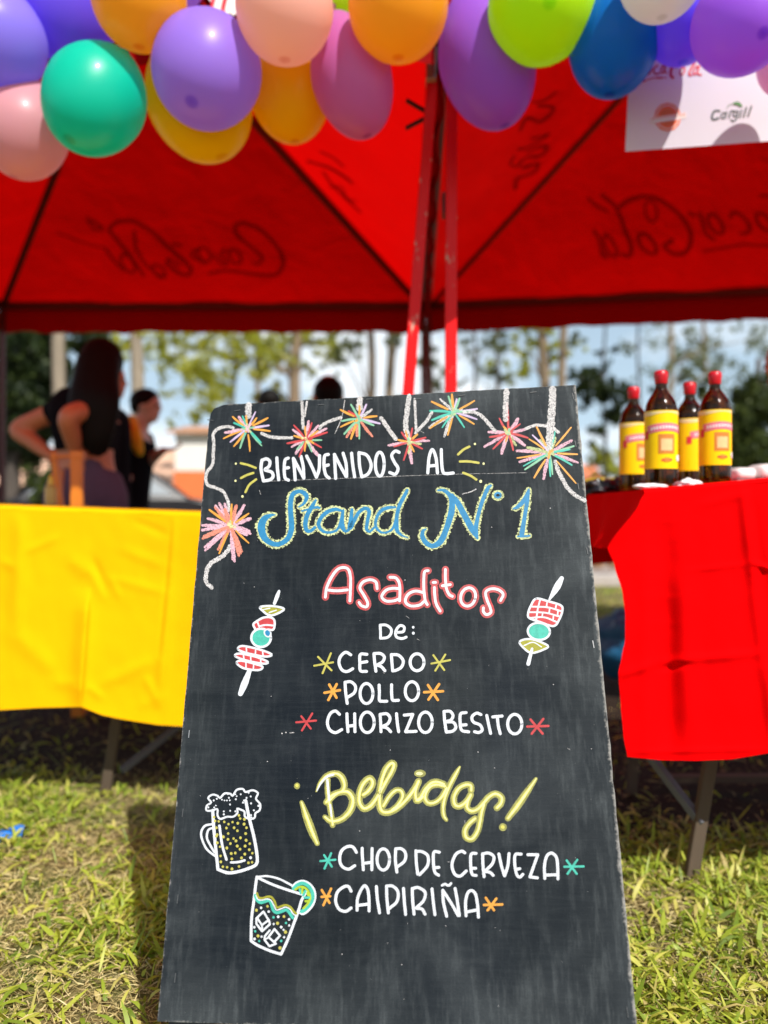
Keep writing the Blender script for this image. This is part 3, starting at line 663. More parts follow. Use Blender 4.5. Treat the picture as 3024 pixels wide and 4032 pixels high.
paths = [([(370, 152, 22), (430, 150, 35), (490, 190, 50), (530, 260, 62), (530, 380, 72), (500, 500, 70), (460, 620, 66), (400, 745, 72), (310, 800, 55), (230, 762, 58), (188, 690, 52), (195, 625, 38), (232, 602, 12)]),
  ([(530, 200, 30), (590, 280, 60), (650, 390, 70), (710, 500, 70), (770, 610, 70), (830, 712, 26)]), ([(830, 712, 24), (812, 600, 50), (830, 480, 45), (860, 360, 45), (900, 240, 45), (950, 130, 45), (985, 96, 28)]),
  ([(1245, 368, 15), (1300, 342, 42), (1370, 270, 52), (1428, 140, 22)]), ([(1432, 150, 20), (1410, 280, 46), (1390, 400, 45), (1370, 520, 50), (1350, 640, 60), (1345, 678, 50)]), ([(1300, 690, 20), (1370, 688, 26), (1440, 680, 22)])]
for p in paths: d.st([(a, b, w+44) for a, b, w in p], 0, YC)
d.st(ell(1068, 210, 56, 46), 34, YC, True)
for p in paths: d.st(p, 0, BLUE)
d.st(ell(1068, 209, 34, 28), 24, BLUE, True); d.done(22)

# Asaditos
d = Draw('lettering', 'red lettering Asaditos with white centre lines', G3); d.q = []
for p in ([(65, 315), (75, 240), (110, 160), (160, 92), (210, 72), (252, 88), (270, 150), (270, 240), (265, 345)], [(85, 256), (160, 263), (245, 255)], [(488, 245), (478, 192), (430, 172), (372, 192), (347, 240), (380, 300), (410, 360), (400, 393), (362, 385), (340, 358)],
          [(592, 152), (640, 158), (668, 200), (674, 270), (670, 345)], [(668, 245), (615, 242), (560, 258), (525, 310), (560, 345), (620, 345), (665, 330)],
          [(905, 98), (875, 108), (868, 180), (870, 260), (880, 340), (897, 375)], [(868, 278), (800, 265), (740, 292), (718, 350), (760, 385), (830, 380), (870, 350)],
          [(955, 235), (958, 300), (970, 370), (1002, 428)], [(945, 195), (965, 194)], [(1045, 88), (1045, 160), (1052, 240), (1075, 292), (1102, 308)], [(1020, 222), (1085, 212)],
          [(1495, 342), (1516, 292), (1480, 256), (1420, 246), (1375, 272), (1382, 330), (1410, 400), (1415, 440), (1380, 457), (1355, 432), (1355, 402)]): d.two(p, 58, RSH, 22, WH)
d.two(ell(1230, 313, 60, 76, 15), 58, RSH, 22, WH, True)
for p in ([(60, 325), (70, 240), (100, 165)], [(285, 130), (292, 240), (275, 350)], [(330, 230), (362, 305), (395, 375)], [(345, 400), (380, 410)], [(690, 190), (694, 300)], [(730, 385), (800, 398)], [(1145, 350), (1180, 395), (1240, 398)], [(1395, 300), (1440, 420)]): d.st(p, 12, RED)
d.flush(); d.done()

# white menu lettering
d = Draw('lettering', 'white lettering De: CERDO POLLO CHORIZO BESITO', G3)
for p in ([(512, 542), (515, 600), (515, 650)], [(512, 542), (560, 542), (600, 572), (600, 612), (570, 643), (515, 650)], [(650, 602), (700, 595), (708, 558), (672, 547), (640, 592), (645, 638), (690, 652), (725, 640)]): d.st(p, 22, WH)
d.dots([(782, 560), (783, 608)], 11, WH)
d.F(F3)
for p in ([(1030, 787), (990, 767), (950, 800), (938, 850), (960, 903), (1000, 917), (1045, 895)], [(1155, 783), (1104, 785), (1100, 850), (1105, 910), (1152, 916)], [(1105, 848), (1155, 840)],
          [(1210, 777), (1215, 840), (1225, 915)], [(1210, 777), (1260, 777), (1290, 802), (1278, 840), (1230, 868)], [(1235, 868), (1268, 880), (1295, 910)], [(1345, 785), (1350, 850), (1355, 910)], [(1345, 785), (1400, 790), (1437, 832), (1425, 880), (1385, 906), (1355, 912)],
          [(985, 1000), (990, 1080), (1002, 1165)], [(985, 1000), (1030, 997), (1065, 1030), (1058, 1080), (1005, 1118)], [(1250, 1022), (1252, 1080), (1252, 1140), (1275, 1148), (1310, 1148)], [(1347, 1020), (1347, 1080), (1352, 1135), (1370, 1142), (1400, 1140)],
          [(942, 1250), (910, 1224), (870, 1245), (848, 1310), (865, 1368), (910, 1392), (960, 1368)], [(1000, 1245), (1002, 1310), (1008, 1385)], [(1060, 1245), (1062, 1385)], [(1005, 1342), (1060, 1336)],
          [(1258, 1250), (1262, 1320), (1265, 1385)], [(1258, 1250), (1310, 1246), (1335, 1280), (1318, 1322), (1275, 1345)], [(1275, 1347), (1312, 1357), (1340, 1385)], [(1385, 1245), (1392, 1320), (1402, 1385)]): d.st(p, 23, WH)
for e in ((1545, 845, 54, 66), (1152, 1088, 50, 78), (1505, 1070, 52, 74), (1158, 1312, 54, 80), (1610, 1312, 53, 80)): d.st(ell(*e), 23, WH, True)
d.pl([(1445, 1256), (1512, 1250), (1456, 1385), (1538, 1382)], 23, WH)
d.F(F4)
for p in ([(293, 1227), (298, 1300), (310, 1385)], [(293, 1227), (340, 1227), (363, 1260), (345, 1295), (300, 1306)], [(310, 1308), (365, 1312), (385, 1350), (360, 1380), (312, 1388)], [(465, 1236), (422, 1246), (418, 1310), (430, 1373), (485, 1386)], [(420, 1334), (465, 1331)],
          [(580, 1252), (545, 1241), (510, 1270), (522, 1310), (572, 1332), (590, 1370), (565, 1391), (530, 1385)], [(625, 1258), (640, 1330), (655, 1398)], [(672, 1270), (745, 1263)], [(708, 1270), (715, 1340), (730, 1400)]): d.st(p, 23, WH)
d.st(ell(843, 1326, 55, 76), 23, WH, True); d.done(26, ['white lettering '+w_ for w_ in ('De:', 'CERDO', 'POLLO', 'CHORIZO', 'BESITO')])
d = Draw('lettering', 'white lettering CHOP DE CERVEZA CAIPIRIÑA', G6)
for p in ([(507, 155), (470, 98), (410, 92), (345, 140), (325, 230), (350, 305), (420, 338), (490, 300)], [(570, 110), (572, 200), (583, 345)], [(678, 112), (675, 345)], [(580, 276), (670, 263)], [(935, 116), (932, 240), (948, 370)], [(935, 116), (1000, 117), (1043, 170), (1030, 250), (955, 310)],
          [(1155, 137), (1160, 270), (1175, 392)], [(1160, 145), (1220, 147), (1285, 195), (1280, 300), (1195, 398)], [(1410, 153), (1352, 152), (1345, 260), (1360, 368), (1402, 404)], [(1350, 323), (1405, 318)],
          [(450, 577), (420, 527), (370, 530), (300, 590), (282, 690), (320, 773), (390, 797), (450, 760)], [(515, 785), (520, 660), (560, 560), (600, 517), (633, 570), (645, 680), (645, 793)], [(522, 732), (630, 718)], [(725, 527), (735, 660), (760, 813)], [(835, 522), (840, 660), (855, 813)], [(835, 522), (900, 522), (958, 582), (948, 690), (860, 770)],
          [(1020, 547), (1030, 700), (1043, 830)], [(1115, 548), (1120, 680), (1135, 828)], [(1115, 550), (1180, 538), (1255, 590), (1238, 680), (1160, 758)], [(1160, 763), (1220, 772), (1255, 828)], [(1330, 552), (1345, 700), (1362, 834)], [(1448, 567), (1455, 700), (1490, 850)], [(1448, 567), (1540, 710), (1615, 842)], [(1582, 547), (1605, 680), (1628, 842)]): d.st(p, 32, WH)
d.st(ell(800, 232, 68, 116), 32, WH, True); d.st([(1440, 514), (1472, 500), (1510, 516), (1538, 492)], 27, WH)
d.F(G7)
for p in ([(222, 160), (185, 142), (120, 182), (82, 290), (110, 388), (170, 413), (238, 357)], [(345, 166), (292, 175), (285, 280), (300, 390), (345, 406)], [(290, 328), (340, 328)], [(415, 170), (420, 300), (432, 420)], [(415, 172), (480, 162), (537, 202), (520, 280), (450, 350)], [(450, 362), (500, 375), (530, 405)],
          [(592, 172), (620, 300), (653, 408)], [(655, 410), (690, 300), (703, 168)], [(835, 174), (772, 180), (765, 280), (785, 390), (820, 424), (853, 394)], [(775, 341), (820, 332)],
          [(1092, 440), (1088, 310), (1112, 200), (1165, 162), (1218, 210), (1232, 310), (1235, 443)], [(1095, 402), (1225, 398)], [(235, 845), (230, 700), (252, 600), (295, 570), (338, 610), (360, 720), (370, 860)], [(247, 802), (350, 782)]): d.st(p, 32, WH)
d.pl([(907, 180), (1016, 180), (930, 422), (1012, 432)], 32, WH); d.done(24, ['white lettering '+w_ for w_ in ('CHOP', 'DE', 'CERVEZA', 'CAIPIRIÑA')])

# asterisks
def aster(frame, lines, w, m, label):
    d = Draw('asterisk', label, frame)
    for a, b in lines: d.st([a, b], w, m)
    d.done()
aster(F3, [((745, 872), (892, 845)), ((775, 803), (880, 908)), ((875, 775), (810, 930))], 15, YL, 'yellow asterisk left of CERDO')
aster(F4, [((195, 855), (340, 828)), ((210, 790), (295, 905)), ((303, 785), (225, 910))], 15, YL, 'yellow asterisk right of CERDO')
aster(F3, [((825, 1082), (945, 1062)), ((862, 1018), (918, 1120)), ((920, 1015), (855, 1138))], 20, ORG, 'orange asterisk left of POLLO')
aster(F4, [((138, 1078), (285, 1070)), ((168, 1022), (245, 1138)), ((255, 1015), (172, 1135))], 20, ORG, 'orange asterisk right of POLLO')
aster(F3, [((605, 1312), (760, 1298)), ((645, 1265), (718, 1360)), ((730, 1243), (650, 1375))], 16, RED, 'red asterisk left of CHORIZO')
aster(F4, [((940, 1345), (1105, 1340)), ((965, 1290), (1060, 1400)), ((1065, 1285), (975, 1400))], 18, RED, 'red asterisk right of BESITO')
aster(G6, [((115, 250), (278, 235)), ((155, 185), (240, 310)), ((232, 165), (160, 332))], 23, TEAL, 'teal asterisk left of CHOP')
aster(G7, [((1305, 312), (1515, 308)), ((1330, 243), (1440, 388)), ((1445, 237), (1340, 388))], 24, TEAL, 'teal asterisk right of CERVEZA')
aster(G6, [((128, 640), (222, 632)), ((130, 565), (215, 705)), ((232, 550), (148, 730))], 26, ORG, 'orange asterisk left of CAIPIRIÑA')
aster(G7, [((430, 728), (630, 722)), ((450, 650), (540, 785)), ((565, 658), (470, 785))], 27, ORG, 'orange asterisk right of CAIPIRIÑA')

# Bebidas
d = Draw('lettering', 'yellow script lettering ¡Bebidas! with bright centre lines', G4)
B = [(G4, [(415, 300), (415, 420), (432, 560), (455, 690), (470, 800)], 58), (G4, [(292, 432, 18), (330, 345, 40), (405, 265, 62), (500, 238, 66), (565, 275, 72), (597, 360, 70), (575, 425, 60), (500, 470, 50), (425, 545, 46)], 66),
     (G4, [(400, 552, 60), (455, 482, 66), (550, 440, 66), (640, 442, 78), (688, 520, 80), (675, 610, 78), (620, 690, 74), (540, 745, 70), (450, 755, 62), (385, 710, 50)], 70),
     (G4, [(800, 470), (860, 425), (905, 345), (875, 292), (810, 340), (765, 440), (760, 550), (810, 618), (890, 580), (970, 470), (1040, 340), (1105, 230), (1135, 145), (1105, 128), (1050, 190), (1005, 310), (980, 450), (980, 570), (1010, 650), (1090, 655), (1190, 600), (1290, 500), (1370, 390), (1403, 325)], 72),
     (G4, [(1405, 320), (1372, 420), (1375, 510), (1400, 532), (1450, 490)], 66), (G4, [(1020, 590), (1090, 480), (1160, 420), (1215, 430), (1230, 490), (1180, 580), (1110, 640)], 60),
     (G5, [(0, 590), (50, 550), (110, 450), (180, 380), (250, 368), (330, 395)], 78), (G5, [(345, 420), (250, 400), (170, 420), (115, 490), (105, 570), (150, 622), (230, 610), (310, 540), (360, 440)], 70),
     (G5, [(522, 185, 28), (480, 260, 60), (410, 390, 72), (350, 530, 70), (322, 660, 62), (330, 770, 56), (362, 825, 44)], 62),
     (G5, [(660, 470), (655, 410), (590, 402), (510, 445), (455, 540), (460, 635), (520, 660), (600, 605), (655, 522)], 74), (G5, [(655, 520), (618, 600), (612, 680), (670, 718), (745, 690), (810, 620), (880, 545), (955, 510), (1025, 550), (1022, 620), (972, 680)], 76),
     (G5, [(815, 630), (785, 740), (765, 860), (735, 970), (670, 1055), (600, 1035), (588, 950), (635, 872), (708, 808)], 72)]
ex = [(G4, [(132, 550, 42), (190, 720, 78), (250, 880, 78), (303, 1000, 50)], 0), (G5, [(1445, 328, 40), (1340, 480, 76), (1230, 640, 90), (1105, 805, 70)], 0)]
for fr, p, w in B+ex: d.F(fr).st([(q[0], q[1], (q[2] if len(q) > 2 else w)*1.08) for q in p], w, YSH)
d.F(G4).fill(ell(82, 372, 33, 36), YSH); d.fill(ell(1421, 237, 64, 42), YSH); d.F(G5).fill(ell(1045, 912, 48, 48), YSH)
for fr, p, w in B+ex: d.F(fr).st([(q[0], q[1], (q[2] if len(q) > 2 else w)*.50) for q in p], w, YMID)
for fr, p, w in B+ex: d.F(fr).st([(q[0]+3, q[1]-2, (q[2] if len(q) > 2 else w)*.26) for q in p], w, YWH)
d.F(G4).fill(ell(82, 368, 18, 20), YMID); d.fill(ell(1415, 238, 38, 19), YWH); d.F(G5).fill(ell(1043, 910, 24, 24), YMID)
d.F(G4).st([(300, 425, 10), (345, 340, 20), (410, 272, 24), (480, 250, 20)], 20, WH); d.st([(412, 310), (424, 430), (432, 520)], 26, WH); d.st([(445, 580), (458, 700)], 20, WH)
d.done()

# skewers
d = Draw('skewer_drawing', 'drawing of a meat skewer left of the word CERDO', F3)
d.st([(472, 292, 20), (458, 330, 30), (436, 388, 24)], 0, WH); d.fill([(335, 418), (420, 415), (500, 433), (440, 468), (390, 470), (345, 440)], OLV)
d.st([(325, 415), (420, 408), (511, 431), (440, 474), (388, 476), (345, 445)], 17, WH, True); d.st([(350, 435), (400, 425)], 8, WH); d.st([(395, 458), (450, 440)], 9, WH)
d.fill([(275, 585), (275, 545), (305, 520), (345, 502), (395, 495), (430, 515), (438, 555), (425, 590), (400, 598)], RED)
d.st([(290, 592), (272, 550), (305, 522), (345, 500), (395, 494), (432, 512), (438, 555), (425, 592), (385, 590)], 17, WH); d.st([(300, 520), (318, 570)], 12, WH); d.st([(318, 565), (370, 555), (430, 560)], 14, WH)
d.fill(ell(332, 655, 72, 66), TEAL); d.st(ell(332, 655, 76, 71), 18, WH, True); d.fill(ell(383, 618, 20, 24), BLUE); d.st(ell(383, 618, 24, 30, -30), 11, WH, True)
for q in ([(152, 742), (185, 718), (300, 740), (395, 772), (414, 792), (350, 800), (210, 770)], [(130, 797), (165, 777), (290, 802), (385, 842), (350, 856), (220, 832)], [(143, 852), (175, 832), (300, 862), (345, 882), (310, 906), (200, 892)]):
    d.fill(q, RED); d.st(q, 17, WH, True)
for a, b in (((218, 735), (220, 768)), ((290, 750), (288, 780)), ((345, 765), (348, 795)), ((195, 785), (200, 828)), ((252, 800), (252, 835)), ((330, 820), (330, 850)), ((215, 845), (215, 890)), ((275, 865), (272, 898))): d.st([a, b], 11, WH)
d.st([(242, 912, 34), (205, 1010, 52), (172, 1090, 38)], 0, WH); d.done()
d = Draw('skewer_drawing', 'drawing of a meat skewer right of the word Asaditos', F4)
d.st([(1208, 192, 34), (1170, 262, 52), (1112, 358, 16)], 0, WH)
q = [(1010, 350), (1100, 370), (1200, 402), (1214, 440), (1190, 510), (1145, 563), (1040, 532), (958, 502), (946, 468), (968, 405)]
d.fill(q, RED); d.st(q, 17, WH, True)
for p in ([(975, 412), (1100, 418), (1212, 450)], [(955, 455), (1080, 460), (1195, 490)], [(960, 500), (1070, 495), (1165, 530)], [(1040, 360), (1022, 430), (1010, 515)]): d.st(p, 13, WH)
for a, b in (((1095, 372), (1090, 410)), ((1165, 400), (1160, 430)), ((1115, 425), (1110, 460)), ((1060, 462), (1055, 492)), ((1145, 480), (1140, 515)), ((1180, 440), (1175, 480))): d.st([a, b], 11, WH)
d.fill(ell(1030, 606, 82, 58), TEAL); d.st(ell(1030, 605, 86, 66, 5), 17, WH, True)
q = [(880, 686), (972, 665), (1100, 716), (1062, 748), (982, 772), (930, 750)]; d.fill(q, OLV); d.st(q, 16, WH, True); d.st([(915, 715), (985, 690), (1050, 725)], 9, WH)
d.st([(978, 740, 20), (965, 790, 26), (948, 858, 30)], 0, WH); d.done()

# beer mug
foam = [(195, 522), (152, 520), (155, 482), (190, 455), (165, 420), (200, 392), (245, 402), (262, 420), (300, 382), (350, 386), (365, 402), (400, 352), (450, 346), (470, 370), (530, 356), (572, 380), (556, 425), (590, 470), (585, 520), (552, 542), (545, 580), (505, 590), (465, 570), (462, 530), (425, 512), (402, 505), (405, 540), (370, 572), (320, 572), (265, 590), (242, 560), (240, 510)]
d = Draw('beer_mug_drawing', 'white line drawing of a foaming beer mug with yellow bubbles', F5)
d.st(foam, 16, WH, True)
for p in ([(202, 520), (215, 700), (245, 1000)], [(472, 440), (500, 580), (540, 740), (566, 900), (558, 960), (520, 985)], [(245, 1002), (330, 1030), (430, 1015), (520, 985)]): d.st(p, 25, WH)
for p in ([(200, 632), (135, 650), (108, 720), (150, 830), (225, 895)], [(208, 662), (168, 680), (155, 740), (180, 800), (217, 862)]): d.st(p, 18, WH)
d.st([(258, 645), (280, 800), (315, 922)], 20, WH); d.st([(352, 945), (410, 942), (463, 928)], 19, WH)
d.dots([(213, 575), (222, 607), (252, 610), (297, 614), (332, 632), (365, 616), (408, 625), (427, 587), (417, 561), (462, 593), (459, 632), (233, 662), (315, 664), (378, 662), (405, 686), (479, 662), (330, 709), (240, 718), (233, 730), (290, 736), (374, 750), (393, 769), (430, 744), (472, 709), (328, 757), (476, 764), (240, 785), (348, 791), (404, 811), (468, 811), (506, 792), (263, 817), (319, 827), (427, 837), (502, 841), (355, 872), (388, 868), (268, 892), (466, 877), (527, 869), (360, 916), (439, 908), (270, 940), (496, 948), (525, 943), (287, 980), (321, 984), (361, 998), (419, 978)], 10.5, YL)
fd = []
def inside(p, pol):
    c = False
    for i in range(len(pol)):
        a, b = pol[i], pol[i-1]
        if (a[1] > p[1]) != (b[1] > p[1]) and p[0] < (b[0]-a[0])*(p[1]-a[1])/(b[1]-a[1])+a[0]: c = not c
    return c
while len(fd) < 88:
    p = (rnd.uniform(150, 590), rnd.uniform(345, 590))
    if inside(p, foam) and all((p[0]-q[0])**2+(p[1]-q[1])**2 > 270 for q in fd) and all((p[0]-q[0])**2+(p[1]-q[1])**2 > 330 for q in foam): fd.append(p)
    elif rnd.random() < .003: break
d.dots(fd, 7, WH); d.dots([(514, 906)], 10, WH); d.done()
# caipirinha glass
d = Draw('cocktail_glass_drawing', 'white line drawing of an iced drink with a lime slice', G8)
for p in ([(175, 290), (145, 500), (110, 800), (60, 1200), (48, 1680)], [(48, 1685), (200, 1785), (450, 1895), (700, 1975)], [(705, 1970), (850, 1650), (1000, 1250), (1090, 1000), (1150, 800), (1250, 620)]): d.st(p, 60, WH)
d.st([(200, 290), (400, 275), (650, 332), (850, 430), (940, 480)], 44, WH); d.st([(200, 312), (500, 450), (800, 560), (1150, 668)], 56, WH)
d.st([(950, 500), (1050, 410), (1180, 378), (1320, 440), (1425, 580), (1445, 740), (1395, 900), (1280, 1040), (1180, 1100), (1120, 1080)], 46, WH)
d.st([(975, 545), (1060, 465), (1170, 430), (1290, 485), (1370, 600), (1392, 740), (1340, 880), (1240, 990), (1150, 1045)], 78, TEAL)
d.st([(1015, 565), (1100, 512), (1200, 520), (1290, 600), (1335, 740), (1285, 870), (1190, 975)], 50, LIME)
for a, b, mm, w in (((1110, 560), (1130, 650), TEAL, 50), ((1165, 545), (1165, 640), LIME, 48), ((1230, 600), (1185, 690), TEAL, 55), ((1270, 640), (1290, 690), LIME, 45), ((1215, 742), (1310, 740), TEAL, 52), ((1235, 820), (1290, 820), LIME, 50)): d.st([a, b], w, mm)
d.st([(140, 690), (180, 800), (260, 850), (340, 830), (440, 805), (490, 880), (530, 1010), (610, 1070), (720, 1040), (820, 1010), (890, 1080), (955, 1180)], 66, TEAL)
d.st([(160, 690), (200, 780), (290, 795), (400, 770), (480, 800), (540, 900), (600, 1010), (700, 985), (800, 950), (890, 990), (960, 1090), (1010, 1130)], 26, WH)
d.st([(178, 645), (212, 735), (300, 755), (400, 722), (490, 732), (560, 822), (612, 955), (700, 932), (800, 905), (900, 945), (980, 1045), (1035, 1090)], 48, OLV)
d.pl([(320, 1045), (430, 1230), (285, 1340), (180, 1180), (320, 1045)], 44, WH); d.pl([(165, 1190), (165, 1310), (290, 1475), (460, 1320), (435, 1225)], 44, WH); d.st([(285, 1340), (295, 1450)], 40, WH)
d.pl([(560, 1425), (680, 1570), (550, 1710), (430, 1600), (560, 1425)], 44, WH); d.pl([(455, 1455), (350, 1580), (345, 1660), (450, 1800), (590, 1745), (550, 1710)], 44, WH); d.st([(430, 1610), (370, 1640)], 36, WH)
d.dots([(268, 963), (434, 1045), (642, 1158), (877, 1215), (544, 1315), (707, 1383), (880, 1347), (122, 1385), (757, 1443), (280, 1590), (127, 1640), (770, 1603)], 26, WH)
d.dots([(168, 1015), (409, 930), (768, 1152), (627, 1300), (802, 1490), (203, 1575), (682, 1835)], 32, YL); d.dots([(539, 1170), (812, 1293), (141, 1473), (228, 1686), (707, 1683)], 25, TEAL)
d.done()
# wiped smears, scratches and specks
d = Draw('chalk_scratches', None, F1); d.st([(575, 862), (1000, 845), (1659, 822)], 2.0, WC, rag=0)
d.F(F2); d.st([(0, 733), (500, 715), (1060, 703)], 1.8, WC, rag=0); d.st([(590, 858), (650, 842), (690, 822)], 7, WC)
d.F(F3).dots([(495, 1398), (525, 1390)], 5, WC); d.st([(558, 1394), (588, 1391)], 7, WC)
for i in range(45):
    x, y = rnd.uniform(700, 2400), rnd.uniform(1650, 3980); q = px2board(x, y)-TL; a, b = q.dot(bx), q.dot(bu)
    if not (.02 < a < Wb-.02 and .02 < b < Lb-.02): continue
    d.fr = (0, 0, 1)
    if i % 5: d.dots([(x, y)], rnd.uniform(.9, 2.2), WC)
    else:
        L_ = rnd.uniform(5, 20); an = rnd.choice([0, 0, 1.4, .6])+rnd.uniform(-.2, .2); d.st([(x, y), (x+L_*math.cos(an), y+L_*math.sin(an))], rnd.uniform(.8, 1.6), WC, rag=0)
d.done(kind='stuff')
# staples round the border
M_staple = mat('steel_staple', (.42, .42, .42), .35, .3, 300, .1, .0003, .7)
M_stpd = mat('painted_staple', (.06, .065, .07), .5, .3, 300, .2, .0003)
st = [(1264, 1594, 90), (1454, 1572, 90), (1645, 1572, 95), (1818, 1558, 95), (2100, 1545, 95), (2256, 1560, 5), (2266, 1748, 5), (2277, 1915, 5), (2312, 2170, 5), (2336, 2537, 5), (2388, 2820, 4), (2420, 3230, 4), (2462, 3650, 4), (2470, 3985, 4),
      (935, 1617, 95), (829, 1655, 80), (745, 2890, -2), (720, 3200, -2), (700, 3540, -2), (690, 3850, -2)]
sm = None
for i, (x, y, an) in enumerate(st):
    q = px2board(x, y)-TL; a, b = q.dot(bx), q.dot(bu); ln = .0105
    ca, sa = math.sin(R(an)), math.cos(R(an)); u_ = bx*ca+bu*sa
    m = MB(); c = bp(a, b, .0007); m.bar(c-u_*ln/2, c+u_*ln/2, .0011, .0008, up=bn)
    o = m.build('staple', M_staple if i in (9, 16) else M_stpd, board)
# ---------------------------------------------------------------- tables and cloths
M_wood = mat('weathered_trestle_wood', (.075, .052, .033), .85, .4, 25, .4, .003, stretch=(1, 1, .15))
M_greybar = mat('grey_metal_brace', (.10, .105, .12), .5, .15, 40, .1)
M_top = mat('plywood_table_top', (.30, .22, .13), .7, .2, 12, .1)
def table(label, x0, x1, y0, y1, za, zb, legs, braces, extra=()):
    t = thing('trestle_table', label, 'table', ((x0+x1)/2, y0, 0))
    m = MB(); m.add([(x0, y0, za), (x1, y0, zb), (x1, y1, zb), (x0, y1, za), (x0, y0, za-.02), (x1, y0, zb-.02), (x1, y1, zb-.02), (x0, y1, za-.02)],
        [(0, 1, 2, 3), (7, 6, 5, 4), (0, 4, 5, 1), (1, 5, 6, 2), (2, 6, 7, 3), (3, 7, 4, 0)]); m.build('tabletop', M_top, t)
    for a, b in legs: m = MB(); m.bar(a, b, .027, .020, up=Vector((0, 1, 0))); m.build('leg', M_wood, t, bevel=.003)
    for a, b in braces: m = MB(); m.bar(a, b, .018, .018); m.build('brace', M_greybar, t, bevel=.003)
    for a, b in extra: m = MB(); m.bar(a, b, .03, .018); m.build('stretcher', M_wood, t)
table('folding trestle table hidden under the yellow cloth', -1.75, .10, 2.05, 2.75, .800-.012, .742,
    [((-.765, 2.09, 0), (-.66, 2.12, .77)), ((-.765, 2.68, 0), (-.66, 2.65, .77)), ((-1.6, 2.09, 0), (-1.66, 2.12, .77)), ((-.06, 2.2, 0), (-.0, 2.2, .74))],
    [(P(478, 3035, 2.12), P(790, 2790, 2.35)), ((-1.6, 2.1, .2), (-1.3, 2.3, .7))])
table('folding trestle table under the red cloth', .55, 1.9, 1.565, 2.2, .804, .856,
    [(P(2717, 3478, 1.60), P(2845, 2700, 1.62)), ((.68, 2.1, 0), (.75, 2.1, .80)), ((1.7, 1.6, 0), (1.65, 1.6, .84)), ((1.7, 2.1, 0), (1.65, 2.1, .84))],
    [(P(2765, 3245, 1.60), P(2470, 2860, 1.75))], [(P(2600, 3065, 2.15), P(3200, 3062, 2.1))])
M_yel = fabric('yellow_tablecloth', (.86, .445, .001), .12, (.9, .45, .0))
M_red = fabric('red_tablecloth', (.74, .0004, .0012), .12, (.7, .0, .0), spec=.03)
def seg_d(px, py, ax, ay, bx_, by_):
    vx, vy = bx_-ax, by_-ay; t = ((px-ax)*vx+(py-ay)*vy)/(vx*vx+vy*vy); t0 = max(0, min(1, t))
    ox, oy = px-(ax+vx*t0), py-(ay+vy*t0); return math.hypot(ox, oy), t, (vx*(py-ay)-vy*(px-ax))
def cloth_front(name, outline_l, outline_r, topf, hemf, df, nu, nv, creases, mat_, parent):
    """sheet hung between a top line and a hem line; u runs left to right, v downwards. creases push it towards the viewer"""
    m = MB(); vs = []
    for j in range(nv+1):
        v = j/nv
        for i in range(nu+1):
            u = i/nu; xt = outline_l(v)*(1-u)+outline_r(v)*u
            y = topf(xt)*(1-v)+hemf(xt)*v
            d = df(xt, v); off = 0
            for ax, ay, bx_, by_, amp, w, kind in creases:
                dist, t, side = seg_d(xt, y, ax, ay, bx_, by_)
                w *= 1.25; amp *= .85; fall = math.exp(-(dist/w)**2)*(1-.75*abs(2*max(0, min(1, t))-1)**3)
                if kind == 'r': off += amp*fall
                elif kind == 's': # step: one side lies in front, fading away
                    sgn = 1 if side > 0 else -1
                    edge = max(0, min(1, .5+side/(math.hypot(bx_-ax, by_-ay)*14)))
                    ends = max(0, min(1, t*5))*max(0, min(1, (1-t)*5+.4)) if 0 <= t <= 1.2 else 0
                    off += amp*edge*math.exp(-dist/w)*ends
            off += .0022*noise.noise(Vector((xt*.006, y*.006, 1)))+.006*noise.noise(Vector((xt*.0022, y*.0014, 5)))*v+.0010*noise.noise(Vector((xt*.02, y*.012, 9)))
            vs.append(P(xt, y, d-off))
    m.add(vs, [(j*(nu+1)+i, (j+1)*(nu+1)+i, (j+1)*(nu+1)+i+1, j*(nu+1)+i+1) for j in range(nv) for i in range(nu)])
    return m
t = thing('tablecloth', 'bright yellow cloth hanging over the left trestle table', 'tablecloth', (-1, 2, .78))
def top_y(x): return 2004+(x)/790*27
def hem_y(x):
    pts = [(-1500, 2790), (-300, 2805), (0, 2796), (150, 2787), (320, 2783), (400, 2815), (480, 2832), (620, 2854), (720, 2860), (860, 2856), (1100, 2850), (1800, 2850)]
    for a, b in zip(pts[:-1], pts[1:]):
        if a[0] <= x <= b[0]: s_ = (x-a[0])/(b[0]-a[0]); return a[1]+(b[1]-a[1])*s_
    return 2850
Z7 = lambda x, y: (x/2.0232, 1960+y/2.0232)
def cz(x1, y1, x2, y2, amp, w, kind='r'):
    a = Z7(x1, y1); b = Z7(x2, y2); q = 1.0 if math.hypot(x2-x1, y2-y1) > 600 else .55; return (*a, *b, amp*q, w*1.15, kind)
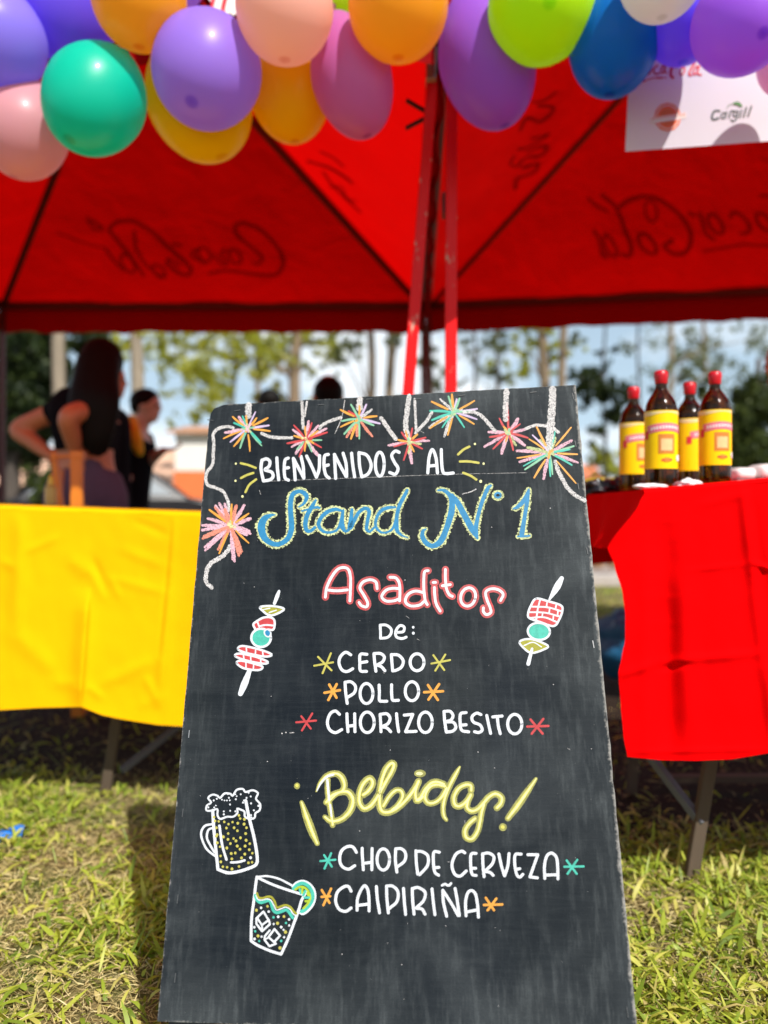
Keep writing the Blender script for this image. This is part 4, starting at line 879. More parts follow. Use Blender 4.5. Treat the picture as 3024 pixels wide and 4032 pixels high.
cre = [cz(165, 120, 120, 1080, .010, 22), cz(120, 560, 10, 500, .006, 14), cz(200, 430, 470, 310, .006, 12), cz(120, 1080, 420, 1390, .010, 26), cz(430, 1480, 600, 1470, .006, 16), cz(560, 480, 700, 620, .008, 20),
       cz(740, 480, 860, 800, -.012, 12), cz(700, 550, 870, 820, .009, 16), cz(880, 630, 950, 800, .006, 10), cz(720, 720, 650, 1640, .020, 34, 's'), cz(690, 760, 625, 1640, .010, 22), cz(1060, 180, 1340, 300, -.006, 12), cz(950, 400, 1320, 550, .006, 16), cz(880, 640, 1330, 760, .006, 14),
       cz(1390, 150, 1345, 700, .009, 12), cz(1345, 700, 1270, 1640, .010, 16), cz(1365, 200, 1265, 1260, -.007, 7), cz(780, 1500, 1230, 1290, .008, 18), cz(1150, 1420, 1250, 1620, .007, 12), cz(690, 1500, 820, 1600, .006, 12), cz(1090, 1660, 1290, 1600, .004, 16),
       cz(-400, 200, -420, 1600, .012, 40), cz(-900, 200, -860, 1600, .012, 50), cz(1700, 200, 1800, 1600, .012, 50), cz(1100, 700, 1000, 1500, .004, 60)]
mm = cloth_front('c', lambda v: -1150, lambda v: 1690, top_y, hem_y, lambda x, v: 2.01-.045*v-.02*v*v, 420, 110, cre, M_yel, t)
mm.build('front_drop', M_yel, t, smooth=True)
m = MB(); vs = []; n1 = 90
for i in range(n1+1):
    xt = -1150+2840*i/n1; p = P(xt, top_y(xt), 2.01)
    for q, (dy, dz) in enumerate(((0, 0), (.008, .007), (.03, .010), (.3, .009), (.74, .008), (.76, 0), (.765, -.25))):
        vs.append(p+Vector((0, dy, dz+.0015*noise.noise(Vector((xt*.01, q, 0))))))
m.add(vs, [(i*7+j, (i+1)*7+j, (i+1)*7+j+1, i*7+j+1) for i in range(n1) for j in range(6)]); m.build('top_sheet', M_yel, t, smooth=True)
m = MB()
for i in range(120):
    x0_ = -1150+2840*i/120; x1_ = x0_+2840/120*.55; m.bar(P(x0_, hem_y(x0_)-15, 1.940), P(x1_, hem_y(x1_)-15, 1.940), .0009, .0009)
# red cloth
t = thing('tablecloth', 'red cloth hanging over the right trestle table with one corner flaring out', 'tablecloth', (.6, 1.5, .8))
def rl(v):
    pts = [(0, 2538), (.03, 2520), (.20, 2392), (.27, 2420), (.38, 2452), (.46, 2462), (.55, 2462), (.62, 2448), (.68, 2435), (.80, 2444), (.92, 2455), (1, 2470)]
    for a, b in zip(pts[:-1], pts[1:]):
        if a[0] <= v <= b[0]: s_ = (v-a[0])/(b[0]-a[0]); s_ = s_*s_*(3-2*s_)*.5+s_*.5; return a[1]+(b[1]-a[1])*s_
    return 2470
rtop = lambda x: 1940-(x-2538)*.088 if x < 3200 else 1882+0*(x)
def rhem(x):
    pts = [(2300, 2975), (2470, 2980), (2600, 2993), (2740, 2996), (2880, 2990), (3024, 2966), (3300, 2960), (4400, 2980)]
    for a, b in zip(pts[:-1], pts[1:]):
        if a[0] <= x <= b[0]: s_ = (x-a[0])/(b[0]-a[0]); return a[1]+(b[1]-a[1])*s_
    return 2980
Z8 = lambda x, y: (2360+x/1.9066, 1880+y/1.9066)
def cq(x1, y1, x2, y2, amp, w, kind='r'): a = Z8(x1, y1); b = Z8(x2, y2); return (*a, *b, amp, w, kind)
cre = [cq(480, 330, 490, 1100, -.013, 42), cq(485, 900, 510, 2060, -.026, 46), cq(600, 500, 690, 2100, .010, 40), cq(390, 500, 390, 2060, .012, 40),
       cq(1090, 90, 1165, 750, .014, 22), cq(1155, 650, 1255, 1400, .017, 24), cq(1250, 1330, 1330, 2000, .014, 28), cq(1140, 150, 1205, 720, -.010, 18), cq(1200, 650, 1300, 1450, -.018, 26), cq(1150, 640, 1290, 690, .012, 8),
       cq(410, 1390, 1245, 1320, .006, 14), cq(140, 1490, 420, 1400, .006, 14), cq(420, 1440, 700, 1400, -.006, 10), cq(650, 700, 1130, 650, .003, 9), cq(340, 130, 70, 500, .006, 30), cq(1100, 120, 750, 210, .004, 16), cq(210, 2060, 1260, 2040, .004, 8),
       cq(1600, 100, 1700, 2000, .02, 40), cq(2300, 100, 2300, 2000, .02, 50), cq(900, 300, 950, 1900, .004, 60)]
mm = cloth_front('c', rl, lambda v: 5200, rtop, rhem, lambda x, v: 1.50-.02*v-.03*v*v+.00002*(x-2538)*0, 460, 150, cre, M_red, t)
mm.build('front_drop', M_red, t, smooth=True)
m = MB(); vs = []; n1 = 80
for i in range(n1+1):
    xt = 2538+(5200-2538)*i/n1; p = P(xt, rtop(xt), 1.50)
    for q, (dy, dz) in enumerate(((0, 0), (.007, .006), (.03, .008), (.3, .008), (.72, .008), (.73, 0), (.735, -.2))):
        vs.append(p+Vector((0, dy, dz)))
m.add(vs, [(i*7+j, (i+1)*7+j, (i+1)*7+j+1, i*7+j+1) for i in range(n1) for j in range(6)]); m.build('top_sheet', M_red, t, smooth=True)
m = MB(); vs = []; n1, n2 = 40, 14     # the end drop, in the table's own shade
c0 = P(2538, 1940, 1.50)
for i in range(n1+1):
    s_ = i/n1; yy = 1.50+.72*s_
    for j in range(n2+1):
        q = j/n2; dr = .115 ; 
        xx = c0.x+.012*math.sin(s_*21)*q-.022*q-.03*q*(1-s_)+.01*noise.noise(Vector((s_*8, q, 2)))
        zz = c0.z+.006-(dr*q)-.006*(1-math.exp(-q*30))
        vs.append((xx-(.03 if j == 0 else 0)*0, yy, zz))
m.add(vs, [(i*(n2+1)+j, (i+1)*(n2+1)+j, (i+1)*(n2+1)+j+1, i*(n2+1)+j+1) for i in range(n1) for j in range(n2)]); m.build('end_drop', M_red, t, smooth=True)

# ---------------------------------------------------------------- bottles on the red table
k = N('amber_bottle_glass'); b = k.n('BsdfPrincipled', Roughness=.06, IOR=1.36); b.inputs['Base Color'].default_value = (.075, .026, .002, 1); b.inputs['Transmission Weight'].default_value = .92
M_glass = k.done(b.outputs[0])
M_wax = mat('red_cap', (.50, .003, .012), .35, .1, 40, .15)
M_ly = mat('yellow_label_paper', (.90, .60, .003), .5, .03, 30, 0, spec=.15); M_lc = mat('cream_label_band', (.80, .62, .30), .5, .05, 30, 0); M_lp = mat('pink_label_ribbon', (.72, .16, .22), .5, .1, 60, 0)
M_lr = mat('red_label_ink', (.60, .02, .03), .5, .05, 30, 0); M_lw = mat('white_label_ink', (.78, .74, .74), .5, .05, 30, 0); M_lb = mat('cream_picture_print', (.74, .48, .22), .5, .2, 90, 0); M_lo = mat('orange_brown_print', (.58, .19, .02), .5, .1, 60, 0)
def patch(m, c, r, a0, a1, zf0, zf1, mt, n=18):
    vs = []
    for i in range(n+1):
        a = R(a0+(a1-a0)*i/n)
        for z in (zf0(i/n), zf1(i/n)): vs.append((c[0]+r*math.sin(a), c[1]-r*math.cos(a), c[2]+z))
    m.add(vs, [(2*i, 2*i+2, 2*i+3, 2*i+1) for i in range(n)], mt)
def bottle(base, h, rot, label):
    t = thing('bottle', label, 'bottle', base, 'amber bottles on the red table'); r = h*.135; c = base
    m = MB(); prof = [(0, .004), (.80*r, .0), (r, .012), (r, .60*h), (.985*r, .66*h), (.90*r, .715*h), (.68*r, .775*h), (.44*r, .82*h), (.34*r, .86*h), (.33*r, .955*h), (0, .956*h)]
    pr = [tuple(a) for a in cr([(p[0], p[1]) for p in prof[1:-1]], .004)]; m.lathe([prof[0]]+[(a[0], a[1]) for a in pr]+[prof[-1]], c, 28); m.build('glass_body', M_glass, t, smooth=True)
    m = MB(); m.lathe([(.36*r, .885*h), (.38*r, .89*h), (.40*r, .93*h), (.43*r, .95*h), (.42*r, .985*h), (.30*r, 1.0*h), (0, 1.0*h)], c, 18); m.build('cap', M_wax, t, smooth=True)
    m = MB(); lo, hi = .155*h, .645*h; k_ = lambda v: (lambda q: v)
    patch(m, c, r+.0006, rot-115, rot+115, k_(lo), k_(hi), M_ly, 28); lab = m.build('label', M_ly, t, smooth=True)
    m = MB(); patch(m, c, r+.0010, rot-115, rot+115, lambda q: hi-.030*h-.012*h*math.sin(q*9), k_(hi-.002), M_lc, 28); m.build('top_band', M_lc, lab, smooth=True)
    m = MB(); rb = lambda q: .455*h+.022*h*math.sin(q*math.pi)
    patch(m, c, r+.0012, rot-72, rot+72, lambda q: rb(q)-.006*h, lambda q: rb(q)+.062*h, M_lp, 24); patch(m, c, r+.0014, rot-84, rot-66, k_(.405*h), k_(.475*h), M_lr, 4); patch(m, c, r+.0014, rot+66, rot+84, k_(.405*h), k_(.475*h), M_lr, 4)
    for i in range(11):
        a = rot-55+i*10; q = (a-rot+72)/144; patch(m, c, r+.0016, a, a+6, lambda q_: rb(q)+.016*h, lambda q_: rb(q)+.040*h, M_lw, 2)
    m.build('ribbon', None, lab, smooth=True)
    m = MB(); patch(m, c, r+.0012, rot-29, rot+29, k_(.28*h), k_(.445*h), M_lo, 8); patch(m, c, r+.0016, rot-20, rot+20, k_(.305*h), k_(.405*h), M_lb, 8)
    patch(m, c, r+.0016, rot-18, rot+18, k_(.22*h), k_(.236*h), M_lr, 5); patch(m, c, r+.0018, rot-9, rot+9, k_(.212*h), k_(.246*h), M_lo, 4)
    m.build('picture_panel', None, lab, smooth=True)
    m = MB(); vs = [(c[0]+(r+.0018)*math.sin(R(rot+52)), c[1]-(r+.0018)*math.cos(R(rot+52)), c[2]+.245*h)]
    for i in range(14):
        a = R(rot+52+15*math.cos(i*.4488)); vs.append((c[0]+(r+.0018)*math.sin(a), c[1]-(r+.0018)*math.cos(a), c[2]+.245*h+.028*h*math.sin(i*.4488)))
    m.add(vs, [(0, i+1, (i+1) % 14+1) for i in range(14)]); m.build('seal', M_lw, lab, smooth=True)
def bt(cx, top, base, d, rot, label):
    b = P(cx, base, d); bottle(tuple(b), (base-top)/3000*d, rot, label)
bt(2603, 1460, 1919, 1.62, 0, 'tall amber bottle with red cap, second from the left, in the front row')
bt(2815, 1464, 1902, 1.64, 4, 'rightmost amber bottle with red cap and yellow label')
bt(2495, 1524, 1932, 1.86, 22, 'leftmost amber bottle with red cap, standing further back')
bt(2715, 1506, 1920, 1.86, 52, 'amber bottle with red cap turned sideways, half hidden behind the rightmost bottle')
# things lying on the red table
M_foam = mat('white_foam', (.78, .77, .76), .6, .03, 40, .1)
M_napk = mat('white_paper', (.74, .70, .72), .85, .05, 60, .2)
def lump(name, label, cat, c, r, amp, mt, seed=0, sc=3, group=None, kind=None):
    m = MB(); m.ball((0, 0, 0), r, 28, 16, f=lambda p, q: q*(1+amp*noise.noise(p*sc+Vector((seed, 0, 0)))+amp*.5*noise.noise(p*sc*2.7+Vector((seed, 5, 0)))))
    m.v = [p+Vector(c) for p in m.v]
    o = m.build(name, mt, None, smooth=True); return tag(o, label, cat, group)
lump('paper_napkin', 'flat white paper napkin at the near edge of the red table', 'napkin', P(2560, 1916, 1.55), (.034, .02, .0065), .25, M_napk, 1, 2)
lump('paper_napkin', 'crumpled white tissue between the two front bottles', 'napkin', P(2712, 1908, 1.57), (.026, .018, .009), .6, M_napk, 2, 2.5)
for x, y, w, h_, lab in ((2911, 1868, 42, 24, 'rounded white foam box just right of the bottles'), (3010, 1860, 48, 30, 'white foam box at the right edge of the photo')):
    c = P(x, y, 2.12); m = MB(); m.ball((0, 0, 0), (1, 1, 1), 24, 14, f=lambda p, q: Vector((math.copysign(abs(p.x)**.5, p.x)*w/3000*2.12, math.copysign(abs(p.y)**.5, p.y)*.05, math.copysign(abs(p.z)**.55, p.z)*h_/3000*2.12)))
    m.v = [p+c for p in m.v]; tag(m.build('foam_box', M_foam, None, smooth=True), lab, 'food box', 'foam boxes on the red table')
    m2 = MB(); m2.box((c.x, c.y, (c.z-h_/3000*2.12+.845)/2), (w/1500*2.12*.9, .09, max(.004, c.z-h_/3000*2.12-.845+.004))); tag(m2.build('serving_tray', M_greybar, None, bevel=.002), 'grey tray under the '+('rounded white foam box' if x < 3000 else 'foam box at the right edge'), 'tray')
M_plb = mat('black_plastic_film', (.012, .013, .018), .18, .3, 40, .6, .01); M_ply = mat('yellow_plastic_film', (.45, .32, .02), .35, .2, 20, .4, .01)
lump('plastic_bag', 'shiny black plastic bag crumpled on the left end of the red table', 'bag', P(2375, 1925, 1.95), (.062, .06, .022), .7, M_plb, 4, 2.4)
lump('plastic_bag', 'black plastic bag behind the leftmost bottle', 'bag', P(2470, 1922, 2.12), (.05, .05, .03), .7, M_plb, 7, 2.4)
lump('packet', 'flat yellow packet behind the black plastic bag', 'packet', P(2395, 1893, 2.14), (.07, .03, .008), .3, M_ply, 9, 2)
# yellow bottle on the yellow table, blue scrap on the lawn
t = thing('squeeze_bottle', 'small yellow squeeze bottle standing on the yellow tablecloth', 'bottle', P(200, 2008, 2.55)); m = MB(); b = P(200, 2008, 2.55)
m.lathe([(0, 0), (.017, 0), (.019, .01), (.019, .07), (.012, .085), (.0, .085)], b, 16); m.build('body', mat('dull_yellow_plastic', (.34, .27, .07), .4), t, smooth=True)
m = MB(); m.lathe([(.011, .085), (.009, .1), (.003, .12), (0, .12)], b, 12); m.build('nozzle', M_ply, t, smooth=True)
M_bl = mat('blue_rubber', (.01, .16, .62), .35, .1, 30, .2)
m = MB(); c = P(20, 3322, 1.79)+Vector((0, 0, .012))
vs = []; fs = []
for i in range(17):
    for j in range(9):
        u, v = i/16*2-1, j/8*2-1; w = .027*(1-.45*abs(u-.15)**2); vs.append(c+Vector((u*.05, v*w+.01*math.sin(u*4), .012+.010*math.cos(v*2.6)+.008*noise.noise(Vector((u*3, v*3, 1)))+.012*u)))
for i in range(16):
    for j in range(8): fs.append((i*9+j, (i+1)*9+j, (i+1)*9+j+1, i*9+j+1))
m.add(vs, fs); tag(m.build('balloon_scrap', M_bl, None, smooth=True), 'burst blue balloon scrap lying on the grass at the left edge', 'balloon scrap')

# ---------------------------------------------------------------- sponsor banner
bd = 1.90; t = thing('banner', 'white banner with sponsor logos hanging under the right tent', 'banner', P(2460, 595, bd))
k = N('white_banner_vinyl'); dd = k.n('BsdfPrincipled', Roughness=.5); dd.inputs['Base Color'].default_value = (.86, .82, .90, 1); tt = k.n('BsdfTranslucent'); tt.inputs[0].default_value = (.7, .68, .7, 1)
mx = k.n('MixShader', Fac=.35); k.l(dd.outputs[0], mx.inputs[1]); k.l(tt.outputs[0], mx.inputs[2]); M_ban = k.done(mx.outputs[0])
def bpt(px, py): return P(px, py, 1.975/(1+.13*(px-1512)/3000)+.008*math.sin(px*.006))
m = MB(); vs = []; n1, n2 = 40, 16
for i in range(n1+1):
    for j in range(n2+1):
        u, v = i/n1, j/n2; xl = 2488-(26)*v; px = xl+(3700-xl)*u; pb = 597-(px-2462)*.073; pt = 40-(px-2462)*.073; vs.append(bpt(px, pt+(pb-pt)*v))
m.add(vs, [(i*(n2+1)+j, (i+1)*(n2+1)+j, (i+1)*(n2+1)+j+1, i*(n2+1)+j+1) for i in range(n1) for j in range(n2)]); sh = m.build('sheet', M_ban, t, smooth=True)
m = MB()
for px in (2500, 3000, 3600): m.bar(bpt(px, 60-(px-2462)*.073), bpt(px, -160), .004, .004)
m.build('hanging_cord', M_white, t)
Bn = (2300, 180, 2.2914)
M_ir = mat('red_print', (.66, .01, .03), .5, .03, 30, 0); M_ig = mat('dark_grey_print', (.035, .05, .045), .5, .03, 30, 0); M_igr = mat('green_print', (.03, .16, .015), .5, .03, 30, 0); M_io = mat('orange_print', (.80, .13, .035), .5, .03, 30, 0); M_iw = mat('pale_print', (.80, .68, .62), .5, .03, 30, 0)
def bstrokes(name, items, lab):
    m = MB(); k_ = [0]
    for it in items:
        k_[0] += 1; h = .0008+.00006*k_[0]
        mp = lambda x, y: bpt(x, y)+Vector((0, -h, 0))
        if it[0] == 's': mesh_ribbon(m, [(q[0], q[1], it[2]/Bn[2]) for q in cr([(Bn[0]+a/Bn[2], Bn[1]+b/Bn[2]) for a, b in it[1]], 3)], mp, it[3])
        else:
            pol = [(Bn[0]+a/Bn[2], Bn[1]+b/Bn[2]) for a, b in it[1]]; n = len(pol); cx = sum(p[0] for p in pol)/n; cy = sum(p[1] for p in pol)/n
            m.add([mp(cx, cy)]+[mp(*p) for p in pol], [(0, i+1, (i+1) % n+1) for i in range(n)], it[2])
    m.build(name, None, sh, label=lab)
bstrokes('logo', [('s', p, w, M_ir) for p, w in (([(660, 180), (625, 215), (640, 255), (675, 250)], 16), (ring(712, 212, 16, 38, 20), 14), ([(735, 175), (720, 235), (745, 245)], 14), ([(820, 160), (790, 200), (780, 265), (800, 290)], 26), ([(820, 155), (900, 120), (1020, 110), (1000, 150)], 8), (ring(830, 175, 12, 26, 20), 8),
   (ring(885, 230, 17, 38, 20), 14), ([(1025, 115), (975, 190), (945, 255), (965, 268)], 18), (ring(1005, 225, 17, 38, 20), 14), ([(1040, 180), (1020, 250), (1055, 265)], 14), ([(540, 322), (600, 300), (660, 288), (740, 292)], 9), ([(650, 292), (700, 292)], 16),
   ([(560, 170), (500, 130), (420, 170), (400, 260), (450, 310), (540, 322)], 20), (ring(580, 225, 20, 38, 20), 14))], 'red script logo reading Coca-Cola')
bstrokes('logo', [('f', ring(752, 645, 122, 130)[:-1], M_io), ('s', ring(752, 645, 100, 106), 7, M_iw), ('f', ring(752, 645, 68, 74)[:-1], mat('deep_orange_print', (.66, .12, .02), .5, .03, 30, 0)), ('f', [(588, 655), (920, 605), (920, 655), (588, 705)], M_iw),
   *[('s', [(612+i*34, 672-i*5), (628+i*34, 652-i*5), (632+i*34, 674-i*5)], 6, M_io) for i in range(9)]], 'round orange badge logo with a pale band')
bstrokes('logo', [('s', p, w, M_ig) for p, w in (([(1222, 590), (1175, 592), (1152, 640), (1165, 668), (1212, 655)], 19), (ring(1255, 632, 18, 26, 20), 14), ([(1284, 600), (1268, 655)], 15), ([(1305, 650), (1322, 595), (1350, 590)], 15), (ring(1362, 615, 17, 24, 20), 13), ([(1388, 590), (1372, 660), (1345, 682), (1325, 670)], 14), ([(1418, 585), (1402, 648)], 15), ([(1462, 560), (1438, 642)], 16), ([(1508, 548), (1478, 636)], 16))] +
   [('f', [(1335, 530), (1350, 512), (1385, 505), (1415, 525), (1430, 555), (1405, 553), (1375, 538)], M_igr), ('s', [(1285, 565), (1310, 535), (1345, 528)], 5, M_igr)], 'grey logo reading Cargill with a green leaf')

# ---------------------------------------------------------------- balloons
def latex(name, col, deep):
    k = N(name); tc = k.n('TexCoord'); mp = k.n('Mapping'); k.l(tc.outputs['Object'], mp.inputs[0])
    vm = k.n('VectorMath', _operation='DISTANCE'); k.l(mp.outputs[0], vm.inputs[0]); vm.inputs[1].default_value = (0, 0, -1.0)
    f = k.ramp(vm.outputs['Value'], [(.0, 1.), (.095, .75), (.15, 0.)])
    c = k.mix(f, col, deep)
    d = k.n('BsdfPrincipled', Roughness=.36); k.l(c, d.inputs['Base Color']); d.inputs['Specular IOR Level'].default_value = .4
    d.inputs['Coat Weight'].default_value = .12; d.inputs['Coat Roughness'].default_value = .10
    t = k.n('BsdfTranslucent'); gm = k.n('Gamma', Gamma=.62); k.l(c, gm.inputs[0]); k.l(gm.outputs[0], t.inputs[0])
    mx = k.n('MixShader', Fac=.52); k.l(d.outputs[0], mx.inputs[1]); k.l(t.outputs[0], mx.inputs[2]); return k.done(mx.outputs[0])
LX = {}
def lx(n, c):
    if n not in LX: LX[n] = latex(n+'_latex', c, tuple(a*a*.7+a*.12 for a in c))
    return LX[n]
cols = dict(periwinkle=(.36, .27, 1.0), violet=(.22, .12, 1.0), orange=(1.0, .46, .03), teal=(.005, .72, .50), yellow=(1.0, .74, .002), lilac=(.42, .24, 1.0), peach=(1.0, .58, .47), amber=(1.0, .60, .002), magenta=(.70, .19, .60), purple=(.44, .14, .88), lime=(.56, .98, .01), blue=(.003, .20, .72), white=(.82, .80, .74), pink=(.85, .42, .48), palepink=(.82, .45, .70))
def balloon(cn, label, cx, cy, rx, ry, d, tilt=0, aim=0, spin=0, spot=None):
    """rx, ry photo radii; tilt leans the long axis in the picture, aim tips the crown towards the viewer"""
    c = P(cx, cy, d); a, b = rx/3000*d, ry/3000*d
    mt = lx(cn, cols[cn])
    def shape(p, q):
        z = p.z; k_ = 1.0 if z < 0 else 1-.30*z**2.0-.05*z; return Vector((p.x*k_, p.y*k_, z*(1.0 if z < 0 else 1.06)))
    m = MB(); m.ball((0, 0, 0), 1, 40, 28, f=shape)
    o = m.build('balloon', mt, None, smooth=True); o.location = c; o.scale = (a, a, b)
    o.rotation_euler = (Matrix.Rotation(R(tilt), 4, 'Y') @ Matrix.Rotation(R(-aim), 4, 'X')).to_euler()
    tag(o, label, 'balloon', 'balloon garland along the tent front')
    m = MB(); m.lathe([(.10, .985), (.035, 1.06), (.03, 1.09), (.085, 1.15), (.09, 1.17), (.0, 1.16)], (0, 0, 0), 14); kn = m.build('knot', mt, None, smooth=True); kn.parent = o
    return o
balloon('yellow', 'yellow balloon mostly cut off at the top left corner', 60, -95, 130, 140, 2.02)
balloon('violet', 'deep violet balloon behind, at the top left', 280, 30, 178, 222, 1.98, 6)
balloon('periwinkle', 'periwinkle blue balloon cut off at the left edge', -15, 150, 190, 206, 1.88, 4)
balloon('pink', 'light pink balloon lowest at the left edge', 98, 512, 166, 190, 1.95, 14, 0)
balloon('teal', 'teal green balloon, only one of its colour', 379, 385, 192, 244, 1.86, 17, 24)
balloon('yellow', 'yellow balloon hanging lowest, behind the lilac balloon', 780, 385, 205, 252, 1.99, -22)
balloon('orange', 'orange balloon above the teal balloon', 547, -10, 184, 196, 1.80, 0)
balloon('lilac', 'large lilac balloon with a dark crown spot, left of the pale peach one', 818, 272, 211, 250, 1.84, 8, 34)
balloon('lilac', 'sliver of a lilac balloon between the orange and the lilac ones at the top edge', 690, -150, 125, 200, 1.96)
balloon('amber', 'golden yellow balloon between the lilac and the magenta balloons', 1140, 350, 160, 208, 1.98, -6)
balloon('magenta', 'magenta pink balloon tilted, right of the golden yellow one', 1383, 300, 158, 246, 1.90, -15)
balloon('peach', 'pale peach pink balloon above the golden yellow one', 1121, 30, 192, 207, 1.76, 0)
balloon('lime', 'sliver of a lime balloon between the peach and the second orange balloon', 1345, -110, 150, 170, 1.93)
balloon('purple', 'purple balloon in front of the two tent posts', 1913, 232, 186, 276, 1.92, -16, 0)
balloon('orange', 'orange balloon just left of the tent posts', 1568, 20, 197, 208, 1.78, 0, 0)
balloon('blue', 'royal blue balloon between the lime one and the banner', 2420, 145, 178, 231, 1.80, 5)
balloon('lime', 'lime green balloon right of centre', 2132, 25, 210, 212, 1.78, 4, 60)
balloon('violet', 'deep violet balloon above the red script logo of the banner', 2690, 50, 160, 196, 1.76)
balloon('white', 'white balloon at the top edge on the right', 2607, -110, 168, 180, 1.62)
balloon('purple', 'violet purple balloon with a dark crown spot at the top right', 2912, 95, 185, 220, 1.62, -4, 50)
balloon('palepink', 'pale pink balloon just entering at the right edge', 3100, 245, 112, 130, 1.72)
for (a, b, c_, lab) in (((770, -70), (975, -70), (890, 85), 'red and white striped pennant peeking out above the large lilac balloon'), ((1270, -40), (1440, -40), (1355, 118), 'red and white striped pennant between the pale peach and the second orange balloon')):
    t = thing('pennant', lab, 'pennant', P(*a, 2.035), 'striped pennants among the balloons'); m = MB(); V = [P(*q, 2.035) for q in (a, b, c_)]; W2 = [v+Vector((0, .001, 0)) for v in V]
    m.add(V+W2, [(0, 1, 2), (5, 4, 3), (0, 3, 4, 1), (1, 4, 5, 2), (2, 5, 3, 0)]); sh_ = m.build('pennant_cloth', M_white, t)
    for i in range(4):
        x0_ = a[0]+(b[0]-a[0])*(.12+.22*i); m = MB(); x1_ = x0_-34; yb_ = a[1]+min(150, 4.0*min(x0_-a[0], b[0]-x0_)*.42+40)
        m.add([P(x0_, a[1], 2.0335), P(x0_+20, a[1], 2.0335), P(x1_+16+20, yb_, 2.0335), P(x1_+16, yb_, 2.0335)], [(3, 2, 1, 0)]); m.build('stripe', M_ir, t)
# string holding the garland up to the tent eave
m = MB(); m.tube([Vector((x, 1.93+.02*math.sin(x*3), 2.13+.02*math.sin(x*7))) for x in np.linspace(-2.2, 2.2, 60)], .0015, 5)
tag(m.build('garland_string', M_white), 'thin white string tying the balloon garland together', 'string')
# ---------------------------------------------------------------- people
def remesh(mb, voxel, smooth=6):
    me = bpy.data.meshes.new('tmp'); me.from_pydata(mb.v, [], mb.f); o = link(bpy.data.objects.new('tmp', me))
    a = o.modifiers.new('r', 'REMESH'); a.mode = 'VOXEL'; a.voxel_size = voxel
    b = o.modifiers.new('s', 'SMOOTH'); b.iterations = smooth; b.factor = .5
    dg = bpy.context.evaluated_depsgraph_get(); ev = o.evaluated_get(dg); m2 = bpy.data.meshes.new_from_object(ev)
    vs = [v.co.copy() for v in m2.vertices]; fs = [tuple(p.vertices) for p in m2.polygons]
    bpy.data.objects.remove(o); bpy.data.meshes.remove(me); bpy.data.meshes.remove(m2)
    r = MB(); r.v = vs; r.f = fs; r.mi = [0]*len(fs); return r
def skin_mat(name, c):
    k = N(name); b = k.n('BsdfPrincipled', Roughness=.5); f = k.noise(14, 4, k.coord())
    k.l(k.mix(f, tuple(a*.88 for a in c), c), b.inputs['Base Color']); b.inputs['Subsurface Weight'].default_value = .0
    return k.done(b.outputs[0])
M_skin = skin_mat('skin_warm', (.56, .21, .095)); M_skin2 = skin_mat('skin_light', (.62, .40, .30))
M_blackc = mat('black_cloth', (.007, .007, .010), .95, .2, 40, .2, spec=.06); M_navy = mat('dark_navy_cloth', (.008, .011, .022), .85, .2, 40, .2)
M_mauve = mat('mauve_trousers', (.095, .060, .105), .85, .2, 30, .2); M_jean = mat('dark_trousers', (.008, .009, .012), .9, .2, 30, .2, spec=.06)
M_hair = mat('black_hair', (.005, .004, .0035), .6, .3, 90, .5, .004, spec=.12, stretch=(1, 1, .12)); M_scarf = mat('yellow_cloth', (.80, .52, .01), .7, .1, 30, .2); M_redc = mat('red_shirt_cloth', (.42, .01, .02), .8, .1, 30, .2)
def samp(pts, rad, k=5):
    q = cr([(*p, *( (r, r) if not isinstance(r, tuple) else r)) for p, r in zip(pts, rad)], 1e9) if False else None
    out, ro = [], []
    A = [np.array([*p, *((r, r) if not isinstance(r, tuple) else r)], float) for p, r in zip(pts, rad)]
    n = len(A)
    for i in range(n-1):
        p0 = A[max(i-1, 0)]; p1 = A[i]; p2 = A[i+1]; p3 = A[min(i+2, n-1)]
        for j in range(k):
            t = j/k; v = .5*((2*p1)+(-p0+p2)*t+(2*p0-5*p1+4*p2-p3)*t*t+(-p0+3*p1-3*p2+p3)*t**3); out.append(Vector(v[:3])); ro.append((max(.004, v[3]), max(.004, v[4])))
    out.append(Vector(A[-1][:3])); ro.append((A[-1][3], A[-1][4])); return out, ro
def limb(mb, pts, rad, side=None, ends=True):
    p, r = samp(pts, rad); mb.tube(p, r, 14, side)
    if ends:
        for i in (0, -1): mb.ball(p[i], min(r[i]), 12, 8)
def hand(mb, wrist, dirv, palmn, size=.18, curl=30, thumb=1):
    d = Vector(dirv).normalized(); nrm = Vector(palmn); nrm = (nrm-d*nrm.dot(d)).normalized(); s_ = d.cross(nrm)
    w = Vector(wrist); L = size
    mb.tube([w, w+d*L*.25, w+d*L*.48], [(L*.16, L*.09), (L*.22, L*.075), (L*.21, L*.06)], 12, s_)
    for i, (o_, ln) in enumerate(((-.16, .40), (-.055, .45), (.05, .42), (.15, .33))):
        a = w+d*L*.44+s_*(o_*L); dd = d; pts = [a]
        for sgm in range(3):
            dd = (Matrix.Rotation(R(curl), 3, s_) @ dd); a = a+dd*ln*L*(.45, .32, .25)[sgm]; pts.append(a)
        mb.tube(pts, [L*.05, L*.046, L*.042, L*.034], 8)
    a = w+d*L*.12-s_*(.18*L*thumb); dd = (d-s_*thumb*.8).normalized(); mb.tube([a, a+dd*L*.2, a+(dd+d*.4).normalized()*L*.38], [L*.06, L*.055, L*.042], 8)
